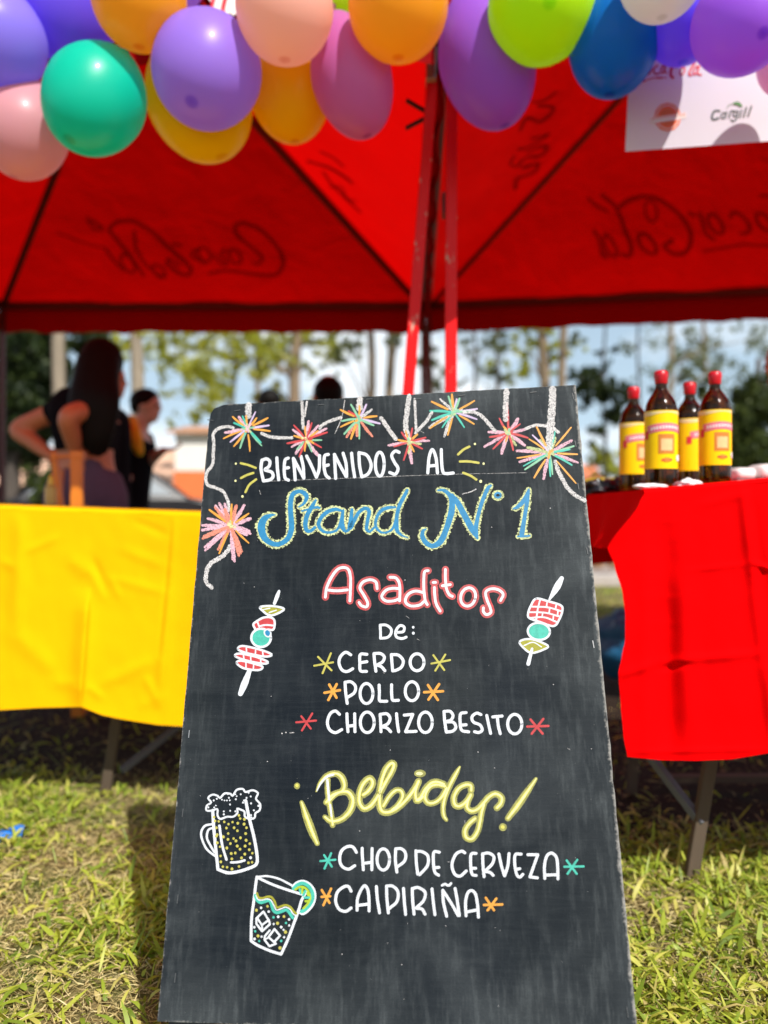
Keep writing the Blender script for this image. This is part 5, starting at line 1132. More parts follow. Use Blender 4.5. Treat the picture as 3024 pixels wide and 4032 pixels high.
def head(mb, c, face, up=(0, 0, 1), h=.23):
    """skull, jaw, nose, lips, ears; face is the look direction"""
    c = Vector(c); f = Vector(face).normalized(); u = Vector(up); u = (u-f*u.dot(f)).normalized(); s_ = f.cross(u); rot = Matrix((s_, f, u)).transposed()
    k = h/.23
    mb.ball(c+u*.025*k, (.074*k, .094*k, .092*k), 20, 14, rot); mb.ball(c+f*.028*k-u*.052*k, (.052*k, .058*k, .062*k), 16, 10, rot); mb.ball(c+f*.070*k-u*.088*k, (.020*k, .018*k, .016*k), 10, 8, rot)
    mb.tube([c+f*.086*k+u*.018*k, c+f*.104*k-u*.018*k, c+f*.090*k-u*.026*k], [.008*k, .013*k, .010*k], 8)
    mb.ball(c+f*.083*k-u*.052*k, (.024*k, .012*k, .009*k), 10, 8, rot)
    for q in (-1, 1): mb.ball(c+s_*.074*k*q-u*.005*k-f*.005*k, (.010*k, .018*k, .030*k), 10, 8, rot); mb.ball(c+f*.078*k+s_*.03*k*q+u*.03*k, (.022*k, .012*k, .008*k), 10, 8, rot)
    return rot
def eyes(root, c, face, h=.23):
    c = Vector(c); f = Vector(face).normalized(); u = Vector((0, 0, 1)); u = (u-f*u.dot(f)).normalized(); s_ = f.cross(u); k = h/.23; m = MB()
    for q in (-1, 1): m.ball(c+f*.081*k+s_*.030*k*q+u*.010*k, .011*k, 10, 8)
    m.build('eyes', mat('dark_eye', (.02, .012, .01), .2), root, smooth=True)
    m = MB(); m.ball(c+f*.0865*k-u*.052*k, (.022*k, .008*k, .007*k), 10, 8, Matrix((s_, f, u)).transposed()); m.build('lips', mat('lip_red', (.35, .10, .09), .5), root, smooth=True)

# woman seen from behind, hands on her hips
D = 3.6; Q = lambda x, y, dz=0: P(x, y, D+dz)
Q2 = lambda x, y, dd=0: Vector((P(x, y, D).x, D+dd, P(x, y, D).z))
root = thing('person', 'woman with long black hair and black top standing hands on hips behind the yellow table', 'person', (Q(340, 2000).x, D, 0))
pel = Q2(340, 1900); sd = Vector((.92, .38, 0)).normalized(); fc = Vector((-.38, .92, 0)).normalized()
hc = Q2(405, 1462)
mb = MB(); limb(mb, [pel-Vector((0, 0, .02)), Q2(338, 1800), Q2(336, 1690), Q2(348, 1610), Q2(385, 1560)], [(.155, .11), (.125, .095), (.145, .10), (.15, .09), (.055, .05)], sd)
limb(mb, [Q2(380, 1580), Q2(395, 1500)], [.052, .05]); head(mb, hc, Vector((-.75, .6, -.05)), h=.235)
ls, le, lh = Q2(235, 1612), Q2(60, 1690, .02), Q2(225, 1802, -.06)
rs_, re_, rh = Q2(440, 1596, -.05), Q2(365, 1690, -.26), Q2(330, 1800, -.09)
rs_, re_, rh = Q2(425, 1600, -.06), Q2(352, 1668, -.24), Q2(345, 1810, -.12)
limb(mb, [ls, (ls+le)/2+Vector((0, 0, .0)), le, (le*.55+lh*.45), lh], [.050, .046, .040, .040, .027]); limb(mb, [rs_, (rs_+re_)/2, re_, (re_+rh)/2, rh], [.054, .052, .045, .042, .028])
hand(mb, lh, (Q2(275, 1835)-lh), Vector((0, -1, .2)), .17, 14, -1); hand(mb, rh, (Q2(320, 1850, -.10)-rh), Vector((0, -1, 0)), .17, 14, 1)
feet = []
for q in (-1, 1):
    hip = pel+sd*.085*q-Vector((0, 0, .06)); kn = Vector((hip.x+sd.x*.02*q, hip.y+.03, .50)); an = Vector((kn.x+.01*q, kn.y-.03, .09))
    limb(mb, [hip, (hip+kn)/2, kn, (kn+an)/2, an], [(.095), .08, .056, .056, .035]); mb.tube([an+Vector((0, 0, -.02)), an+fc*.08+Vector((0, 0, -.055)), an+fc*.17+Vector((0, 0, -.065))], [(.036, .045), (.042, .03), (.035, .018)], 12, sd)
    feet.append((hip, kn, an))
remesh(mb, .011, 5).build('body', M_skin, root, smooth=True)
mb = MB(); limb(mb, [Q2(337, 1775), Q2(336, 1745), Q2(336, 1680), Q2(346, 1612), Q2(378, 1578)], [(.138, .108), (.140, .108), (.156, .112), (.166, .102), (.066, .06)], sd, False)
limb(mb, [ls+Vector((.05, 0, -.01)), ls*.86+le*.14], [.062, .058]); limb(mb, [rs_-Vector((.04, 0, 0)), rs_*.9+re_*.1], [.064, .060])
remesh(mb, .012, 4).build('black_top', M_blackc, root, smooth=True)
mb = MB(); limb(mb, [pel+Vector((0, 0, .055)), pel, pel-Vector((0, 0, .09))], [(.150, .112), (.172, .128), (.168, .125)], sd)
for hip, kn, an in feet: limb(mb, [hip, (hip+kn)/2, kn, (kn+an)/2, an], [.105, .095, .074, .072, .062])
remesh(mb, .013, 4).build('trousers', M_mauve, root, smooth=True)
mb = MB(); hv = hc+Vector((0, 0, .02)); mb.ball(hv+Vector((.004, -.025, .025)), (.098, .104, .108), 20, 14)
limb(mb, [hv+Vector((.0, -.05, .02)), Q2(408, 1520, -.10), Q2(415, 1590, -.14), Q2(418, 1660, -.15), Q2(425, 1740, -.15), Q2(432, 1800, -.14)], [(.10, .085), (.108, .075), (.120, .06), (.112, .05), (.080, .04), (.04, .015)], Vector((1, 0, 0)))
remesh(mb, .011, 3).build('hair', M_hair, root, smooth=True)
mb = MB()
for q in (-1, 1):
    a = feet[0 if q < 0 else 1][2]; mb.tube([a+Vector((0, 0, -.04))-fc*.04, a+fc*.08+Vector((0, 0, -.062)), a+fc*.19+Vector((0, 0, -.068))], [(.046, .05), (.052, .036), (.040, .022)], 12, sd)
mb.build('shoes', M_blackc, root, smooth=True)

# man in profile
D2 = 5.0; W = lambda x, y, dd=0: Vector((P(x, y, D2).x, D2+dd, P(x, y, D2).z)); WP = lambda x, y, dd=0: P(x, y, D2+dd)
root = thing('person', 'man in black with a yellow scarf in profile, facing right behind the woman', 'person', (W(520, 2000).x, D2, 0))
hc = W(578, 1602); mb = MB(); head(mb, hc, Vector((1, -.1, -.06)), h=.22)
nk = W(552, 1690); limb(mb, [W(562, 1645), nk], [.05, .055]); pel = W(500, 1990)
limb(mb, [pel, W(510, 1880), W(515, 1780), W(530, 1715), W(550, 1680)], [(.13, .15), (.12, .14), (.135, .17), (.12, .18), (.055, .06)], Vector((1, 0, 0)))
s1, e1, w1 = W(548, 1728, -.16), W(560, 1800, -.14), W(640, 1775, -.2); s2, e2, w2 = W(500, 1728, -.18), W(470, 1830, -.24), W(500, 1884, -.28)
s1, e1, w1 = W(545, 1728, .14), W(580, 1815, .02), W(660, 1778, -.1)
limb(mb, [s1, (s1+e1)/2, e1, (e1+w1)/2, w1], [.052, .046, .040, .036, .026]); limb(mb, [s2, (s2+e2)/2, e2, (e2+w2)/2, w2], [.054, .048, .042, .038, .028])
hand(mb, w1, Vector((1, -.1, .1)), Vector((0, -.3, 1)), .17, 20); hand(mb, w2, Vector((.9, -.1, -.15)), Vector((0, -1, .2)), .18, 14)
feet = []
for q in (-1, 1):
    hip = pel+Vector((0, .09*q, -.04)); kn = Vector((hip.x+.06+.04*q, hip.y, .48)); an = Vector((kn.x-.04, kn.y, .09)); feet.append((hip, kn, an))
    limb(mb, [hip, (hip+kn)/2, kn, (kn+an)/2, an], [.09, .08, .056, .054, .036]); mb.tube([an, an+Vector((.09, 0, -.05)), an+Vector((.19, 0, -.06))], [(.04, .045), (.04, .03), (.03, .02)], 12, Vector((0, 1, 0)))
remesh(mb, .012, 5).build('body', M_skin2, root, smooth=True)
mb = MB(); limb(mb, [pel+Vector((-.01, 0, .02)), W(508, 1880), W(513, 1780), W(528, 1712), W(545, 1690)], [(.15, .165), (.145, .16), (.155, .185), (.14, .19), (.075, .08)], Vector((1, 0, 0)), False)
limb(mb, [s1, (s1+e1)/2, e1], [.066, .058, .052]); limb(mb, [s2, (s2+e2)/2, e2, (e2+w2)/2, e2*.15+w2*.85], [.070, .062, .056, .050, .042])
remesh(mb, .013, 4).build('black_jacket', M_blackc, root, smooth=True)
mb = MB(); limb(mb, [pel+Vector((0, 0, .04)), pel-Vector((0, 0, .08))], [(.135, .16), (.14, .16)], Vector((1, 0, 0)))
for hip, kn, an in feet: limb(mb, [hip, (hip+kn)/2, kn, (kn+an)/2, an], [.105, .095, .075, .07, .062])
remesh(mb, .013, 4).build('trousers', M_jean, root, smooth=True)
mb = MB(); mb.ball(hc+Vector((-.016, 0, .045)), (.098, .086, .078), 18, 12, Matrix.Rotation(R(-14), 3, 'Y')); mb.ball(hc+Vector((-.062, 0, .0)), (.045, .07, .05), 14, 10); remesh(mb, .009, 3).build('hair', M_hair, root, smooth=True)
mb = MB()
limb(mb, [WP(514, 1652, -.16), WP(520, 1690, -.27), WP(536, 1740, -.29), WP(550, 1785, -.285)], [(.045, .03), (.05, .03), (.045, .03), (.03, .022)], Vector((1, 0, 0))); limb(mb, [WP(512, 1650, .0), WP(528, 1658, .1), WP(556, 1680, .08), WP(560, 1700, .0)], [.024, .026, .026, .02])
remesh(mb, .009, 3).build('scarf', M_scarf, root, smooth=True); eyes(root, hc, (1, -.1, -.06), .22)
mb = MB()
for hip, kn, an in feet: mb.tube([an+Vector((-.04, 0, -.04)), an+Vector((.09, 0, -.06)), an+Vector((.2, 0, -.068))], [(.05, .05), (.046, .036), (.034, .022)], 12, Vector((0, 1, 0)))
mb.build('shoes', M_blackc, root, smooth=True)

def stander(label, headpx, hw, d, hairm, shirtm, face, skinm=M_skin, lean=0, sleeve=False, fwd=.14):
    """simple standing person given the head centre in the photo"""
    hc = P(headpx[0], headpx[1], d); x, z = hc.x, hc.z; root = thing('person', label, 'person', (x, d, 0)); k = z/1.60
    f = Vector(face).normalized(); V = lambda a, b, c_: Vector((x+a-f.x*lean, d+b-f.y*lean, c_*k)); s_ = Vector((f.y, -f.x, 0))
    mb = MB(); head(mb, hc, f, h=hw); limb(mb, [hc-Vector((0, 0, .07)), V(0, 0, 1.42)], [.05, .056])
    limb(mb, [V(0, 0, .92), V(0, 0, 1.08), V(0, 0, 1.25), V(0, 0, 1.38), V(0, 0, 1.44)], [(.15, .105), (.13, .10), (.16, .11), (.17, .10), (.06, .06)], s_)
    arms = []
    for q in (-1, 1):
        a = V(0, 0, 1.36)+s_*.18*q; e = a+s_*.06*q-Vector((0, 0, .28)); w = e+f*fwd-Vector((0, 0, .22)); arms.append((a, e, w)); limb(mb, [a, (a+e)/2, e, (e+w)/2, w], [.05, .046, .04, .036, .026]); hand(mb, w, w-e, -s_*q, .17, 16, q)
        hip = V(0, 0, .88)+s_*.09*q; kn = V(0, 0, .48)+s_*.1*q+f*.02; an = V(0, 0, .09)+s_*.1*q; arms[-1] += (hip, kn, an)
        limb(mb, [hip, (hip+kn)/2, kn, (kn+an)/2, an], [.09, .08, .056, .054, .036]); mb.tube([an, an+f*.09-Vector((0, 0, .05)), an+f*.19-Vector((0, 0, .06))], [(.04, .045), (.04, .03), (.03, .02)], 12, s_)
    remesh(mb, .012, 5).build('body', skinm, root, smooth=True)
    mb = MB(); limb(mb, [V(0, 0, .88), V(0, 0, 1.08), V(0, 0, 1.25), V(0, 0, 1.38), V(0, 0, 1.43)], [(.17, .125), (.15, .12), (.175, .125), (.185, .115), (.075, .075)], s_, False)
    for a, e, w, *_ in arms: limb(mb, [a, (a+e)/2, e*.8+a*.2], [.066, .06, .056])
    for a, e, w, *_ in arms:
        if sleeve: limb(mb, [a, (a+e)/2, e, (e+w)/2, w], [.06, .056, .052, .048, .042])
    remesh(mb, .013, 4).build('shirt', shirtm, root, smooth=True)
    mb = MB(); limb(mb, [V(0, 0, .95), V(0, 0, .84)], [(.155, .12), (.165, .125)], s_)
    for *_, hip, kn, an in arms: limb(mb, [hip, (hip+kn)/2, kn, (kn+an)/2, an], [.1, .09, .07, .066, .06])
    remesh(mb, .013, 4).build('trousers', M_jean, root, smooth=True)
    mb = MB(); mb.ball(hc-f*.020+Vector((0, 0, .035)), (.092, .100, .092), 18, 12, Matrix((s_, f, Vector((0, 0, 1)))).transposed()); mb.ball(hc-f*.055-Vector((0, 0, .03)), (.07, .05, .07), 14, 10)
    remesh(mb, .010, 3).build('hair', hairm, root, smooth=True); eyes(root, hc, f, hw)
    mb = MB()
    for *_, an in arms: mb.tube([an-f*.04-Vector((0, 0, .04)), an+f*.09-Vector((0, 0, .06)), an+f*.2-Vector((0, 0, .068))], [(.05, .05), (.046, .036), (.034, .022)], 12, s_)
    mb.build('shoes', M_blackc, root, smooth=True)
    return root, hc
stander('person with short dark hair facing away, head rising above the middle of the chalkboard', (1292, 1568), .27, 4.5, M_hair, M_blackc, (-.2, 1, 0))
stander('person with dark hair and red shirt, head barely above the chalkboard edge', (1052, 1592), .22, 6.2, M_hair, M_redc, (-.9, .4, 0))
stander('person in black standing close behind the woman with long hair', (430, 1500), .22, 4.45, M_hair, M_blackc, (1, .35, 0), sleeve=True, fwd=.0)
stander('person just entering at the right edge, face in profile looking left', (3118, 1445), .225, 2.75, M_hair, mat('maroon_cloth', (.10, .01, .015), .8), (-1, -.15, -.05), lean=.24, fwd=0, sleeve=True)

# orange chair behind the yellow table
M_or = mat('orange_varnished_wood', (.62, .19, .012), .4, .2, 20, .1, .002, stretch=(1, 1, .2))
cd = 2.95; t = thing('wooden_chair', 'orange wooden folding chair behind the yellow table', 'chair', P(270, 2760, cd))
a0, b0, a1, b1 = P(214, 1778, cd), P(303, 1778, cd-.04), P(330, 2810, cd+.1), P(305, 2810, cd-.04)
for a, b, w, nm in ((P(214, 1782, cd), P(330, 2805, cd+.02), .024, 'leg'), (P(303, 1782, cd-.05), P(306, 2830, cd-.05), .044, 'leg'), (P(236, 1850, cd+.36), P(180, 2640, cd+.36), .03, 'leg'), (P(330, 1990, cd+.40), P(330, 2640, cd+.36), .03, 'leg')):
    b.z = 0; m = MB(); m.bar(a, b, w, .025, up=Vector((0, 1, 0))); m.build(nm, M_or, t, bevel=.003)
m = MB(); m.bar(P(280, 1792, cd-.05), P(332, 1792, cd-.05), .03, .03, up=Vector((0, 1, 0))); m.bar(P(213, 1800, cd-.02), P(290, 1796, cd-.04), .012, .03, up=Vector((0, 1, 0))); m.build('back_rail', M_or, t, bevel=.003)
m = MB(); c = P(268, 2330, cd+.16)
for i in range(5): m.box((c.x, cd+.02+i*.075, .46), (.30, .06, .016))
m.build('seat', M_or, t, bevel=.002)
# ---------------------------------------------------------------- far buildings
M_tile = mat('terracotta_roof', (.42, .22, .13), .85, .25, 10, .3, .02); M_ww = mat('white_plaster', (.72, .70, .66), .85, .06, 4, .1); M_ow = mat('orange_plaster', (.72, .17, .05), .85, .08, 4, .1)
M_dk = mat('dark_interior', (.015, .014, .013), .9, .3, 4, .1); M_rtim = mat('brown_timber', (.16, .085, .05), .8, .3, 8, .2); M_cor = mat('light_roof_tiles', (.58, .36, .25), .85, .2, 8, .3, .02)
def gable(m, x0, x1, y0, y1, ze, zr, over=.3, th=.08):
    ym = (y0+y1)/2; x0 -= over; x1 += over; ya, yb = y0-over, y1+over
    dz = (zr-ze)/(ym-y0)*over
    for yA, zA in ((ya, ze-dz), (yb, ze-dz)):
        m.add([(x0, yA, zA), (x1, yA, zA), (x1, ym, zr), (x0, ym, zr), (x0, yA, zA+th), (x1, yA, zA+th), (x1, ym, zr+th), (x0, ym, zr+th)], [(0, 1, 2, 3), (4, 7, 6, 5), (0, 4, 5, 1), (1, 5, 6, 2), (2, 6, 7, 3), (3, 7, 4, 0)])
# white and orange house
x0 = P(690, 0, 20).x; t = thing('house', 'white house with orange lower wall and brown tiled roof', 'house', (x0+2.2, 20, 0))
m = MB(); m.box((x0+2.2, 22, 1.42), (4.4, 4, 2.84)); m.build('wall', M_ww, t)
m = MB(); m.box((x0+2.2, 21.98, 1.40), (4.46, 4.06, .92)); m.build('orange_band', M_ow, t)
m = MB(); gable(m, x0, x0+4.4, 20, 24, 2.86, 3.2, .2, .06); m.build('roof', M_tile, t)
m = MB(); m.box((x0+3.2, 19.96, 1.2), (.9, .06, 2.1)); dr = m.build('door', M_rtim, t, bevel=.01)
m = MB(); m.ball((x0+2.85, 19.9, 1.1), .04, 8, 6); m.build('handle', M_steel, dr)
# long open shed
xa, xb = P(-250, 0, 29).x, P(665, 0, 29).x; t = thing('open_shed', 'long low open shed with pale terracotta roof and dark inside', 'shed', ((xa+xb)/2, 29, 0))
m = MB(); gable(m, xa, xb, 29, 34, 2.0, 3.35, .4); m.build('roof', M_cor, t)
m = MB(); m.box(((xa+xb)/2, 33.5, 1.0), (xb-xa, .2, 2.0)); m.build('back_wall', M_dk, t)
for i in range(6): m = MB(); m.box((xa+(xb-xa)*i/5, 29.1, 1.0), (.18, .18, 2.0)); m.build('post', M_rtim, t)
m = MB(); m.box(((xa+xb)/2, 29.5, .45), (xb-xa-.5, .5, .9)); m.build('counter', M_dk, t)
# small orange building at right
x1 = P(2318, 0, 26).x; t = thing('house', 'small orange-roofed house seen between the chalkboard and the bottles', 'house', (x1, 26, 0))
m = MB(); m.box((x1-.9, 27.5, .9), (2.8, 3, 1.8)); m.build('wall', M_ow, t); m = MB(); gable(m, x1-2.3, x1+.5, 26, 29, 1.8, 2.4, .1); m.build('roof', mat('orange_tiles', (.66, .2, .1), .8), t)
# far boundary wall of the park on the right
t = thing('boundary_wall', 'low dark wall along the far side of the path behind the red table', 'wall', (9, 17, 0)); m = MB(); m.box((9, 17, .45), (15, .25, .9)); m.build('wall_body', mat('grey_block', (.14, .13, .12), .9, .2, 6, .2), t); m = MB(); m.box((9, 17, .93), (15.1, .32, .06)); m.build('coping', M_kerb, t)
# stacked tan sacks and blue cloth seen under the red cloth's end
M_sack = mat('tan_sack', (.48, .30, .16), .85, .2, 12, .3)
for i, (px, lab) in enumerate(((2352, 'tan sack beyond the path, beside the chalkboard edge'), (2416, 'tan sack beyond the path, beside the red cloth'))): lump('sack', lab, 'sack', P(px, 2208, 8.9)+Vector((0, 0, -.0)), (.10, .12, .085), .15, M_sack, i, 2, 'tan sacks on the path')
lump('tarp', 'crumpled blue tarp on the ground under the tents, right of the chalkboard', 'tarp', P(2425, 2470, 3.3)+Vector((.05, 0, -.07)), (.17, .2, .14), .35, mat('blue_tarp', (.01, .11, .24), .45, .2, 10, .3), 3, 1.6)
m = MB(); c = P(2385, 2165, 4.2)
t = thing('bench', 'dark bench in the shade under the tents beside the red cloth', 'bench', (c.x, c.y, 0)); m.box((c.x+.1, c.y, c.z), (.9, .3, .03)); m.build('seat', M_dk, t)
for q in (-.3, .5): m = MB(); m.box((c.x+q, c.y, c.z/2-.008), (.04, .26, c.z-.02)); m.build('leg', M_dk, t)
# dark car
def car(label, x, y, rot, body, L=4.1, Wc=1.7, H=1.48):
    t = thing('parked_car', label, 'car', (x, y, 0)); Rm = Matrix.Rotation(R(rot), 3, 'Z'); o_ = Vector((x, y, 0)); TF = lambda p: o_+Rm @ Vector(p)
    prof = [(-L/2, .35), (-L/2, .75), (-L/2+.12, .92), (-L/2+.55, 1.0), (-L*.28, H-.06), (-L*.1, H), (L*.12, H-.02), (L*.26, 1.02), (L/2-.25, .88), (L/2, .7), (L/2, .35)]
    m = MB(); n = len(prof); vs = []
    for q, ins in ((-1, 1), (-1, 0), (1, 0), (1, 1)):
        for a, z in prof: w = Wc/2-(.0 if z < 1 else (z-1)*.45)-(.0 if not ins else 0); vs.append(TF((a, q*w, z)))
    vs = vs[n:3*n]; fs = [(i, i+1, n+i+1, n+i) for i in range(n-1)]+[tuple(range(n))[::-1], tuple(n+i for i in range(n))]+[(n-1, 0, n, 2*n-1)]
    m.add(vs, fs); bd_ = m.build('body', body, t, bevel=.05)
    gl = mat('car_glass', (.25, .28, .30), .08, .1, 3, 0); 
    for q in (-1, 1):
        m = MB(); m.add([TF((a, q*(Wc/2-(z-1)*.45+.012), z)) for a, z in ((-L*.33, 1.06), (L*.2, 1.06), (L*.1, H-.12), (-L*.24, H-.12))], [(0, 1, 2, 3) if q < 0 else (3, 2, 1, 0)]); m.build('side_window', gl, t)
    for a0_, z0_, a1_, z1_ in ((L*.255, 1.05, L*.135, H-.07), (-L*.375, 1.04, -L*.285, H-.10)):
        m = MB(); s_ = .02 if a0_ > 0 else -.02; m.add([TF((a0_+s_, -Wc*.42, z0_)), TF((a0_+s_, Wc*.42, z0_)), TF((a1_+s_, Wc*.36, z1_)), TF((a1_+s_, -Wc*.36, z1_))], [(0, 1, 2, 3)]); m.build('windscreen' if a0_ > 0 else 'rear_window', gl, t)
    for a in (-L*.31, L*.31):
        for q in (-1, 1):
            m = MB(); c_ = TF((a, q*(Wc/2-.08), .31)); ax = Rm @ Vector((0, 1, 0)); m.tube([c_-ax*.1, c_+ax*.1], .31, 20); w_ = m.build('wheel', M_dk, t); m = MB(); m.tube([c_+ax*q*.09, c_+ax*q*.112], .18, 14); m.build('rim', M_steel, w_)
    for q in (-1, 1):
        m = MB(); m.box(TF((-L/2-.005, q*.62, .8)), (.05, .3, .14), Rm); m.build('tail_light', M_redc, t); m = MB(); m.box(TF((L/2-.02, q*.6, .68)), (.05, .3, .14), Rm); m.build('headlight', M_ww, t)
cx = P(600, 0, 12.5); car('dark parked car with grey windscreen, behind the man with the yellow scarf', cx.x-.6, 12.9, 14, mat('dark_car_paint', (.012, .012, .015), .3))

# ---------------------------------------------------------------- trees
def leafmat(name, a, b, c):
    k = N(name); at = k.n('Attribute', _attribute_name='tint'); col = k.ramp(at.outputs['Fac'], [(0, a), (.6, b), (1, c)])
    d = k.n('BsdfPrincipled', Roughness=.5); k.l(col, d.inputs['Base Color']); t = k.n('BsdfTranslucent'); k.l(k.mix(.5, col, c), t.inputs[0])
    mx = k.n('MixShader', Fac=.45); k.l(d.outputs[0], mx.inputs[1]); k.l(t.outputs[0], mx.inputs[2]); return k.done(mx.outputs[0])
L_dark = leafmat('dark_foliage', (.010, .022, .006), (.022, .042, .012), (.07, .10, .02)); L_mid = leafmat('yellow_green_foliage', (.14, .19, .02), (.34, .38, .04), (.66, .62, .07)); L_pine = leafmat('grey_green_foliage', (.05, .065, .03), (.13, .16, .07), (.25, .28, .12)); L_bush = leafmat('bush_foliage', (.02, .035, .008), (.05, .08, .015), (.13, .16, .03))
def bark(name, c):
    k = N(name); f = k.noise(7, 6, k.coord((1, 1, .25)), .65); b = k.n('BsdfPrincipled', Roughness=.9); k.l(k.mix(f, tuple(a*.40 for a in c), tuple(a*1.5 for a in c)), b.inputs['Base Color']); k.l(k.bump(f, .7, .05), b.inputs['Normal']); return k.done(b.outputs[0])
B1 = bark('pale_bark', (.25, .205, .15)); B2 = bark('brown_bark', (.21, .155, .10)); B3 = bark('dark_bark', (.075, .06, .05))
def leaves(name, clumps, size, matl, parent, off):
    V = []; T = []
    for c, r, n in clumps:
        c = np.array(c); sub = max(3, int(n/45)); cc = c+rs.normal(size=(sub, 3))*np.array([r, r, r*.8])*.55
        pk = cc[rs.randint(sub, size=n)]+rs.normal(size=(n, 3))*r*.17
        a = rs.normal(size=(n, 3)); a /= np.linalg.norm(a, axis=1)[:, None]; b = rs.normal(size=(n, 3)); b -= a*(a*b).sum(1)[:, None]; b /= np.linalg.norm(b, axis=1)[:, None]
        s_ = size*(.6+.8*rs.rand(n))[:, None]
        q = np.stack([pk-a*s_, pk+b*s_*.38, pk+a*s_, pk-b*s_*.38], 1); V.append(q); T.append(np.repeat(rs.rand(n), 4))
    V = np.concatenate(V).reshape(-1, 3)-np.array(off); T = np.concatenate(T).astype(np.float32); n = len(V)//4
    me = bpy.data.meshes.new(name); me.vertices.add(n*4); me.vertices.foreach_set('co', V.reshape(-1)); me.loops.add(n*4); me.loops.foreach_set('vertex_index', np.arange(n*4, dtype=np.int32))
    me.polygons.add(n); me.polygons.foreach_set('loop_start', np.arange(0, n*4, 4, dtype=np.int32)); me.polygons.foreach_set('loop_total', np.full(n, 4, np.int32))
    me.attributes.new('tint', 'FLOAT', 'POINT').data.foreach_set('value', T); me.materials.append(matl); me.update(); o = link(bpy.data.objects.new(name, me)); o.parent = parent; return o
def tree(label, px, d, w, bk, crown, matl, lean=0, h=11, leaf=.07, top=True, cat='tree', group=None):
    base = P(px, 2016, d); x = base.x; t = thing('tree', label, cat, (x, d, 0), group); wd = w/3000*d/2
    pts = [Vector((x+lean*z/10+.05*math.sin(z*1.3+px), d+.04*math.sin(z+px), z)) for z in np.linspace(-.05, h, 14)]
    m = MB(); m.tube(pts, [wd*(1.25 if i == 0 else 1.05-.045*i) for i in range(14)], 12); lim = []
    for c, r, n in crown:
        c = Vector(c); zt = min(h-.4, max(1.2, c.z-.4+.4*rnd.random())); k_ = int(zt/h*13); a = pts[max(1, k_)]; m.tube([a, (a+c)/2+Vector((0, 0, .15)), c], [wd*.30, wd*.18, wd*.06], 6)
    m.build('trunk', bk, t, smooth=True)
    cl = []
    for c, r, n in crown:
        c = tuple(c); cl.append((c, r*1.15, int(n*1.5)))
        for i in range(3): cl.append(((c[0]+rnd.gauss(0, 1.7)*r, c[1]+rnd.gauss(0, 1)*r, c[2]+rnd.gauss(0, 1.2)*r), r*.5, int(n*.22)))
    if top:
        for i in range(9): cl.append(((x+rnd.gauss(0, 1.3), d+rnd.gauss(0, 1.2), h-1.6+rnd.random()*2.6), .8, 160))
        m = MB()
        for c, r, n in cl[-9:]: a = pts[-3]; c = Vector(c); m.tube([a, (a+c)/2, c], [wd*.3, wd*.2, .01], 5)
        m.build('limbs', bk, t, smooth=True)
    leaves('crown', cl, leaf, matl, t, (x, d, 0)); return t
def K(px, py, d, r, n): return (tuple(P(px, py, d)), r/3000*d, n)
TG = 'tall trees behind the tents'
tree('pale trunked tree left of the woman with long hair', 252, 13, 56, B1, [], L_dark, -.12, 12, group=TG)
tree('dense dark green tree at the left edge behind the shed roof', 60, 15, 60, B3, [K(60, 1400, 15, 110, 1500), K(140, 1380, 15, 90, 1200), K(30, 1560, 15, 100, 1200), K(150, 1520, 15, 90, 1200), K(180, 1440, 15, 70, 900), K(70, 1690, 15, 90, 1100), K(170, 1640, 14.6, 70, 800), K(190, 1320, 15, 60, 600), K(-60, 1500, 15, 110, 900), K(30, 1780, 15.2, 90, 800), K(300, 1350, 16, 50, 350), K(110, 1760, 15, 60, 500)], L_dark, group=TG, leaf=.085)
tree('thick pale trunked tree between the woman and the man', 532, 14, 58, B1, [K(480, 1345, 14, 40, 160)], L_mid, .0, 12, group=TG)
tree('yellow-green leafy tree whose branches hang over the white house', 905, 26, 24, B2, [K(600, 1340, 25, 60, 260), K(700, 1360, 25, 70, 260), K(770, 1470, 24, 70, 650), K(830, 1500, 25, 50, 320), K(650, 1450, 26, 50, 90), K(560, 1420, 26, 50, 110), K(880, 1350, 25, 60, 320), K(820, 1590, 24, 55, 420), K(960, 1340, 25, 70, 420), K(730, 1320, 25, 50, 240), K(640, 1560, 27, 40, 60), K(870, 1440, 25, 40, 130)], L_mid, .2, 11, .085, group=TG)
tree('brown trunked tree rising behind the person with the red shirt', 1168, 22, 54, B2, [K(1090, 1370, 22.0, 60, 380), K(1040, 1450, 22.0, 50, 200), K(1240, 1340, 22.0, 55, 300), K(1310, 1360, 22.5, 50, 220), K(1075, 1520, 23.0, 40, 150), K(1130, 1600, 22.5, 50, 120), K(1215, 1450, 23.0, 30, 90), K(1000, 1380, 22.0, 50, 260)], L_mid, -.05, 12, .08, group=TG)
tree('slim brown trunk, left one of the pair beside the red posts', 1459, 23, 38, B2, [K(1400, 1345, 18, 50, 140), K(1345, 1400, 18, 40, 120)], L_pine, .0, 12, group=TG)
tree('slim brown trunk, right one of the pair beside the red posts', 1533, 23, 42, B2, [K(1570, 1340, 18, 40, 120)], L_pine, .05, 12, group=TG)
tree('dark thin trunk seen between the two red posts', 1693, 20, 20, B3, [K(1690, 1350, 20, 50, 160), K(1680, 1450, 20, 50, 140), K(1700, 1530, 20, 50, 140)], L_pine, 0, 11, group=TG)
tree('dark thin tree just right of the red posts', 1860, 26, 16, B3, [K(1850, 1360, 26, 40, 120), K(1930, 1340, 26, 50, 130), K(1890, 1470, 26, 40, 70), K(1990, 1380, 26, 40, 80)], L_pine, .1, 11, group=TG)
tree('brown trunked tree above the right half of the chalkboard', 2140, 17, 48, B2, [K(2060, 1350, 17, 50, 260), K(2070, 1450, 17, 40, 150), K(2190, 1400, 17, 40, 120)], L_mid, .0, 12, group=TG)
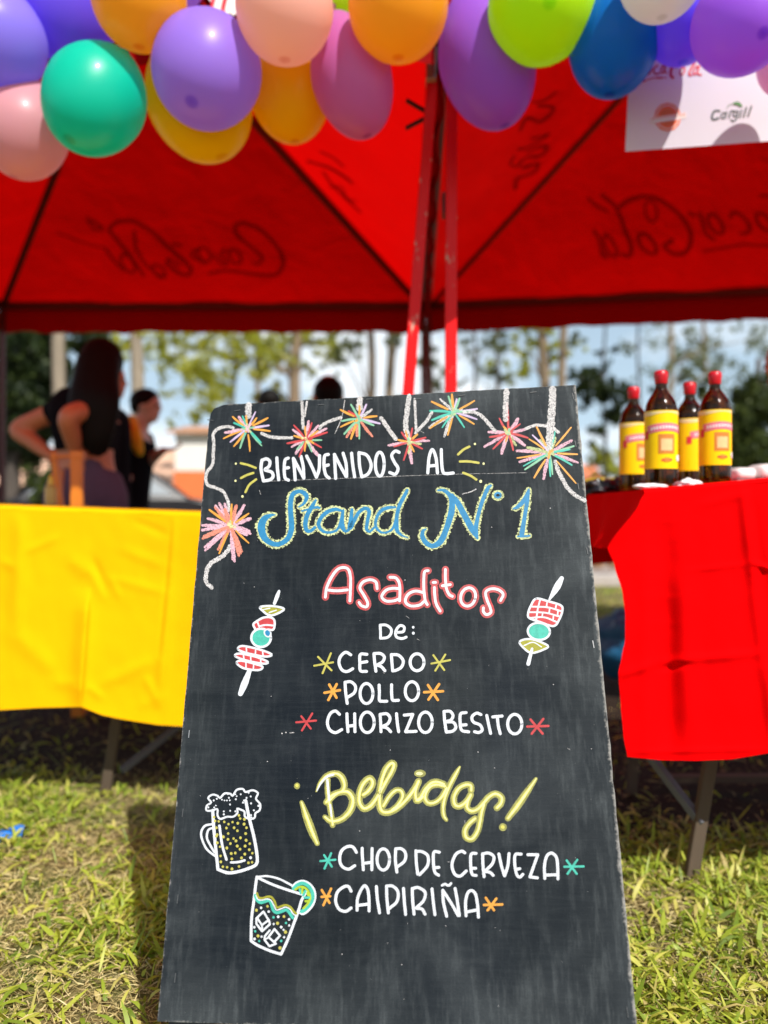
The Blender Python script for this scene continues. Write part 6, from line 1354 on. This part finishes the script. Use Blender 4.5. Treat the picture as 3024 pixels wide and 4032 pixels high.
tree('brown trunk beside the chalkboard top right corner', 2218, 16, 38, B2, [K(2250, 1350, 16, 30, 60)], L_pine, .02, 12, group=TG)
tree('thin dark tree with heavy drooping dark foliage right of the chalkboard', 2380, 22, 12, B3, [K(2320, 1500, 22, 50, 420), K(2380, 1540, 22, 45, 420), K(2300, 1560, 22, 35, 220), K(2400, 1620, 22, 40, 330), K(2350, 1700, 22, 40, 110), K(2450, 1570, 22, 35, 150), K(2400, 1400, 22, 40, 40)], L_dark, .0, 11, .1, group=TG)
tree('thin bare-trunked tree behind the leftmost bottle', 2510, 24, 13, B3, [K(2560, 1360, 24, 60, 70), K(2480, 1350, 24, 50, 60), K(2520, 1480, 24, 60, 60)], L_pine, .1, 11, group=TG)
tree('grey-brown trunk behind the tall front bottle', 2640, 20, 24, B1, [K(2690, 1430, 20, 60, 90), K(2780, 1370, 20, 80, 110), K(2680, 1480, 20, 50, 150), K(2900, 1350, 20, 80, 110), K(2980, 1330, 20, 60, 90), K(2850, 1450, 20, 70, 70)], L_pine, -.05, 12, group=TG)
tree('rounded dark green tree behind the rightmost bottle', 2980, 16, 40, B3, [K(2960, 1560, 16, 60, 900), K(3000, 1640, 16, 80, 1200), K(2920, 1680, 16, 60, 800), K(2940, 1780, 16, 80, 1100), K(3060, 1560, 16, 80, 900), K(3080, 1750, 16, 90, 1000), K(2890, 1800, 16.4, 50, 500), K(3000, 1840, 15.8, 70, 700)], L_bush, 0, 4.0, .07, False, group=TG)
tree('low bright green bush beside the small orange house', 2400, 24, 16, B3, [K(2400, 1820, 24, 40, 500), K(2440, 1860, 24, 40, 400), K(2360, 1790, 24, 30, 160)], L_mid, 0, 1.5, .08, False, cat='bush')
tree('dim leafy shrub behind the small yellow squeeze bottle', 150, 9, 12, B3, [K(150, 1900, 9, 40, 260), K(160, 1960, 9, 45, 320)], L_bush, 0, .9, .04, False, cat='shrub')
for px_, d_, w_, lab_, cr_ in ((1015, 27, 24, 'slim grey trunk just above the person with the red shirt', [K(1000, 1350, 27, 40, 110), K(1030, 1430, 27, 30, 70)]),
    (1955, 28, 22, 'slim trunk midway between the red posts and the right half of the board', [K(1960, 1350, 28, 50, 130), K(1940, 1480, 28, 40, 90)]),
    (2770, 30, 20, 'slim grey trunk behind the second bottle from the right', [K(2740, 1340, 30, 60, 140), K(2800, 1420, 30, 50, 110), K(2760, 1500, 30, 40, 70)])):
    tree(lab_, px_, d_, w_, B2, cr_, L_pine, .03, 13, .1, group=TG)
# distant tree line that reads as one mass
cl = []
for i in range(120):
    x = -70+i*1.25+rnd.uniform(-.6, .6)
    cl.append(((x, 62+rnd.uniform(-4, 4), rnd.uniform(.5, 3.4 if i % 3 else 5.0)), 1.7, 170))
o = leaves('distant_woodland', cl, .28, L_pine, None, (0, 0, 0)); tag(o, 'far line of low woodland behind the park', 'woodland', kind='stuff')
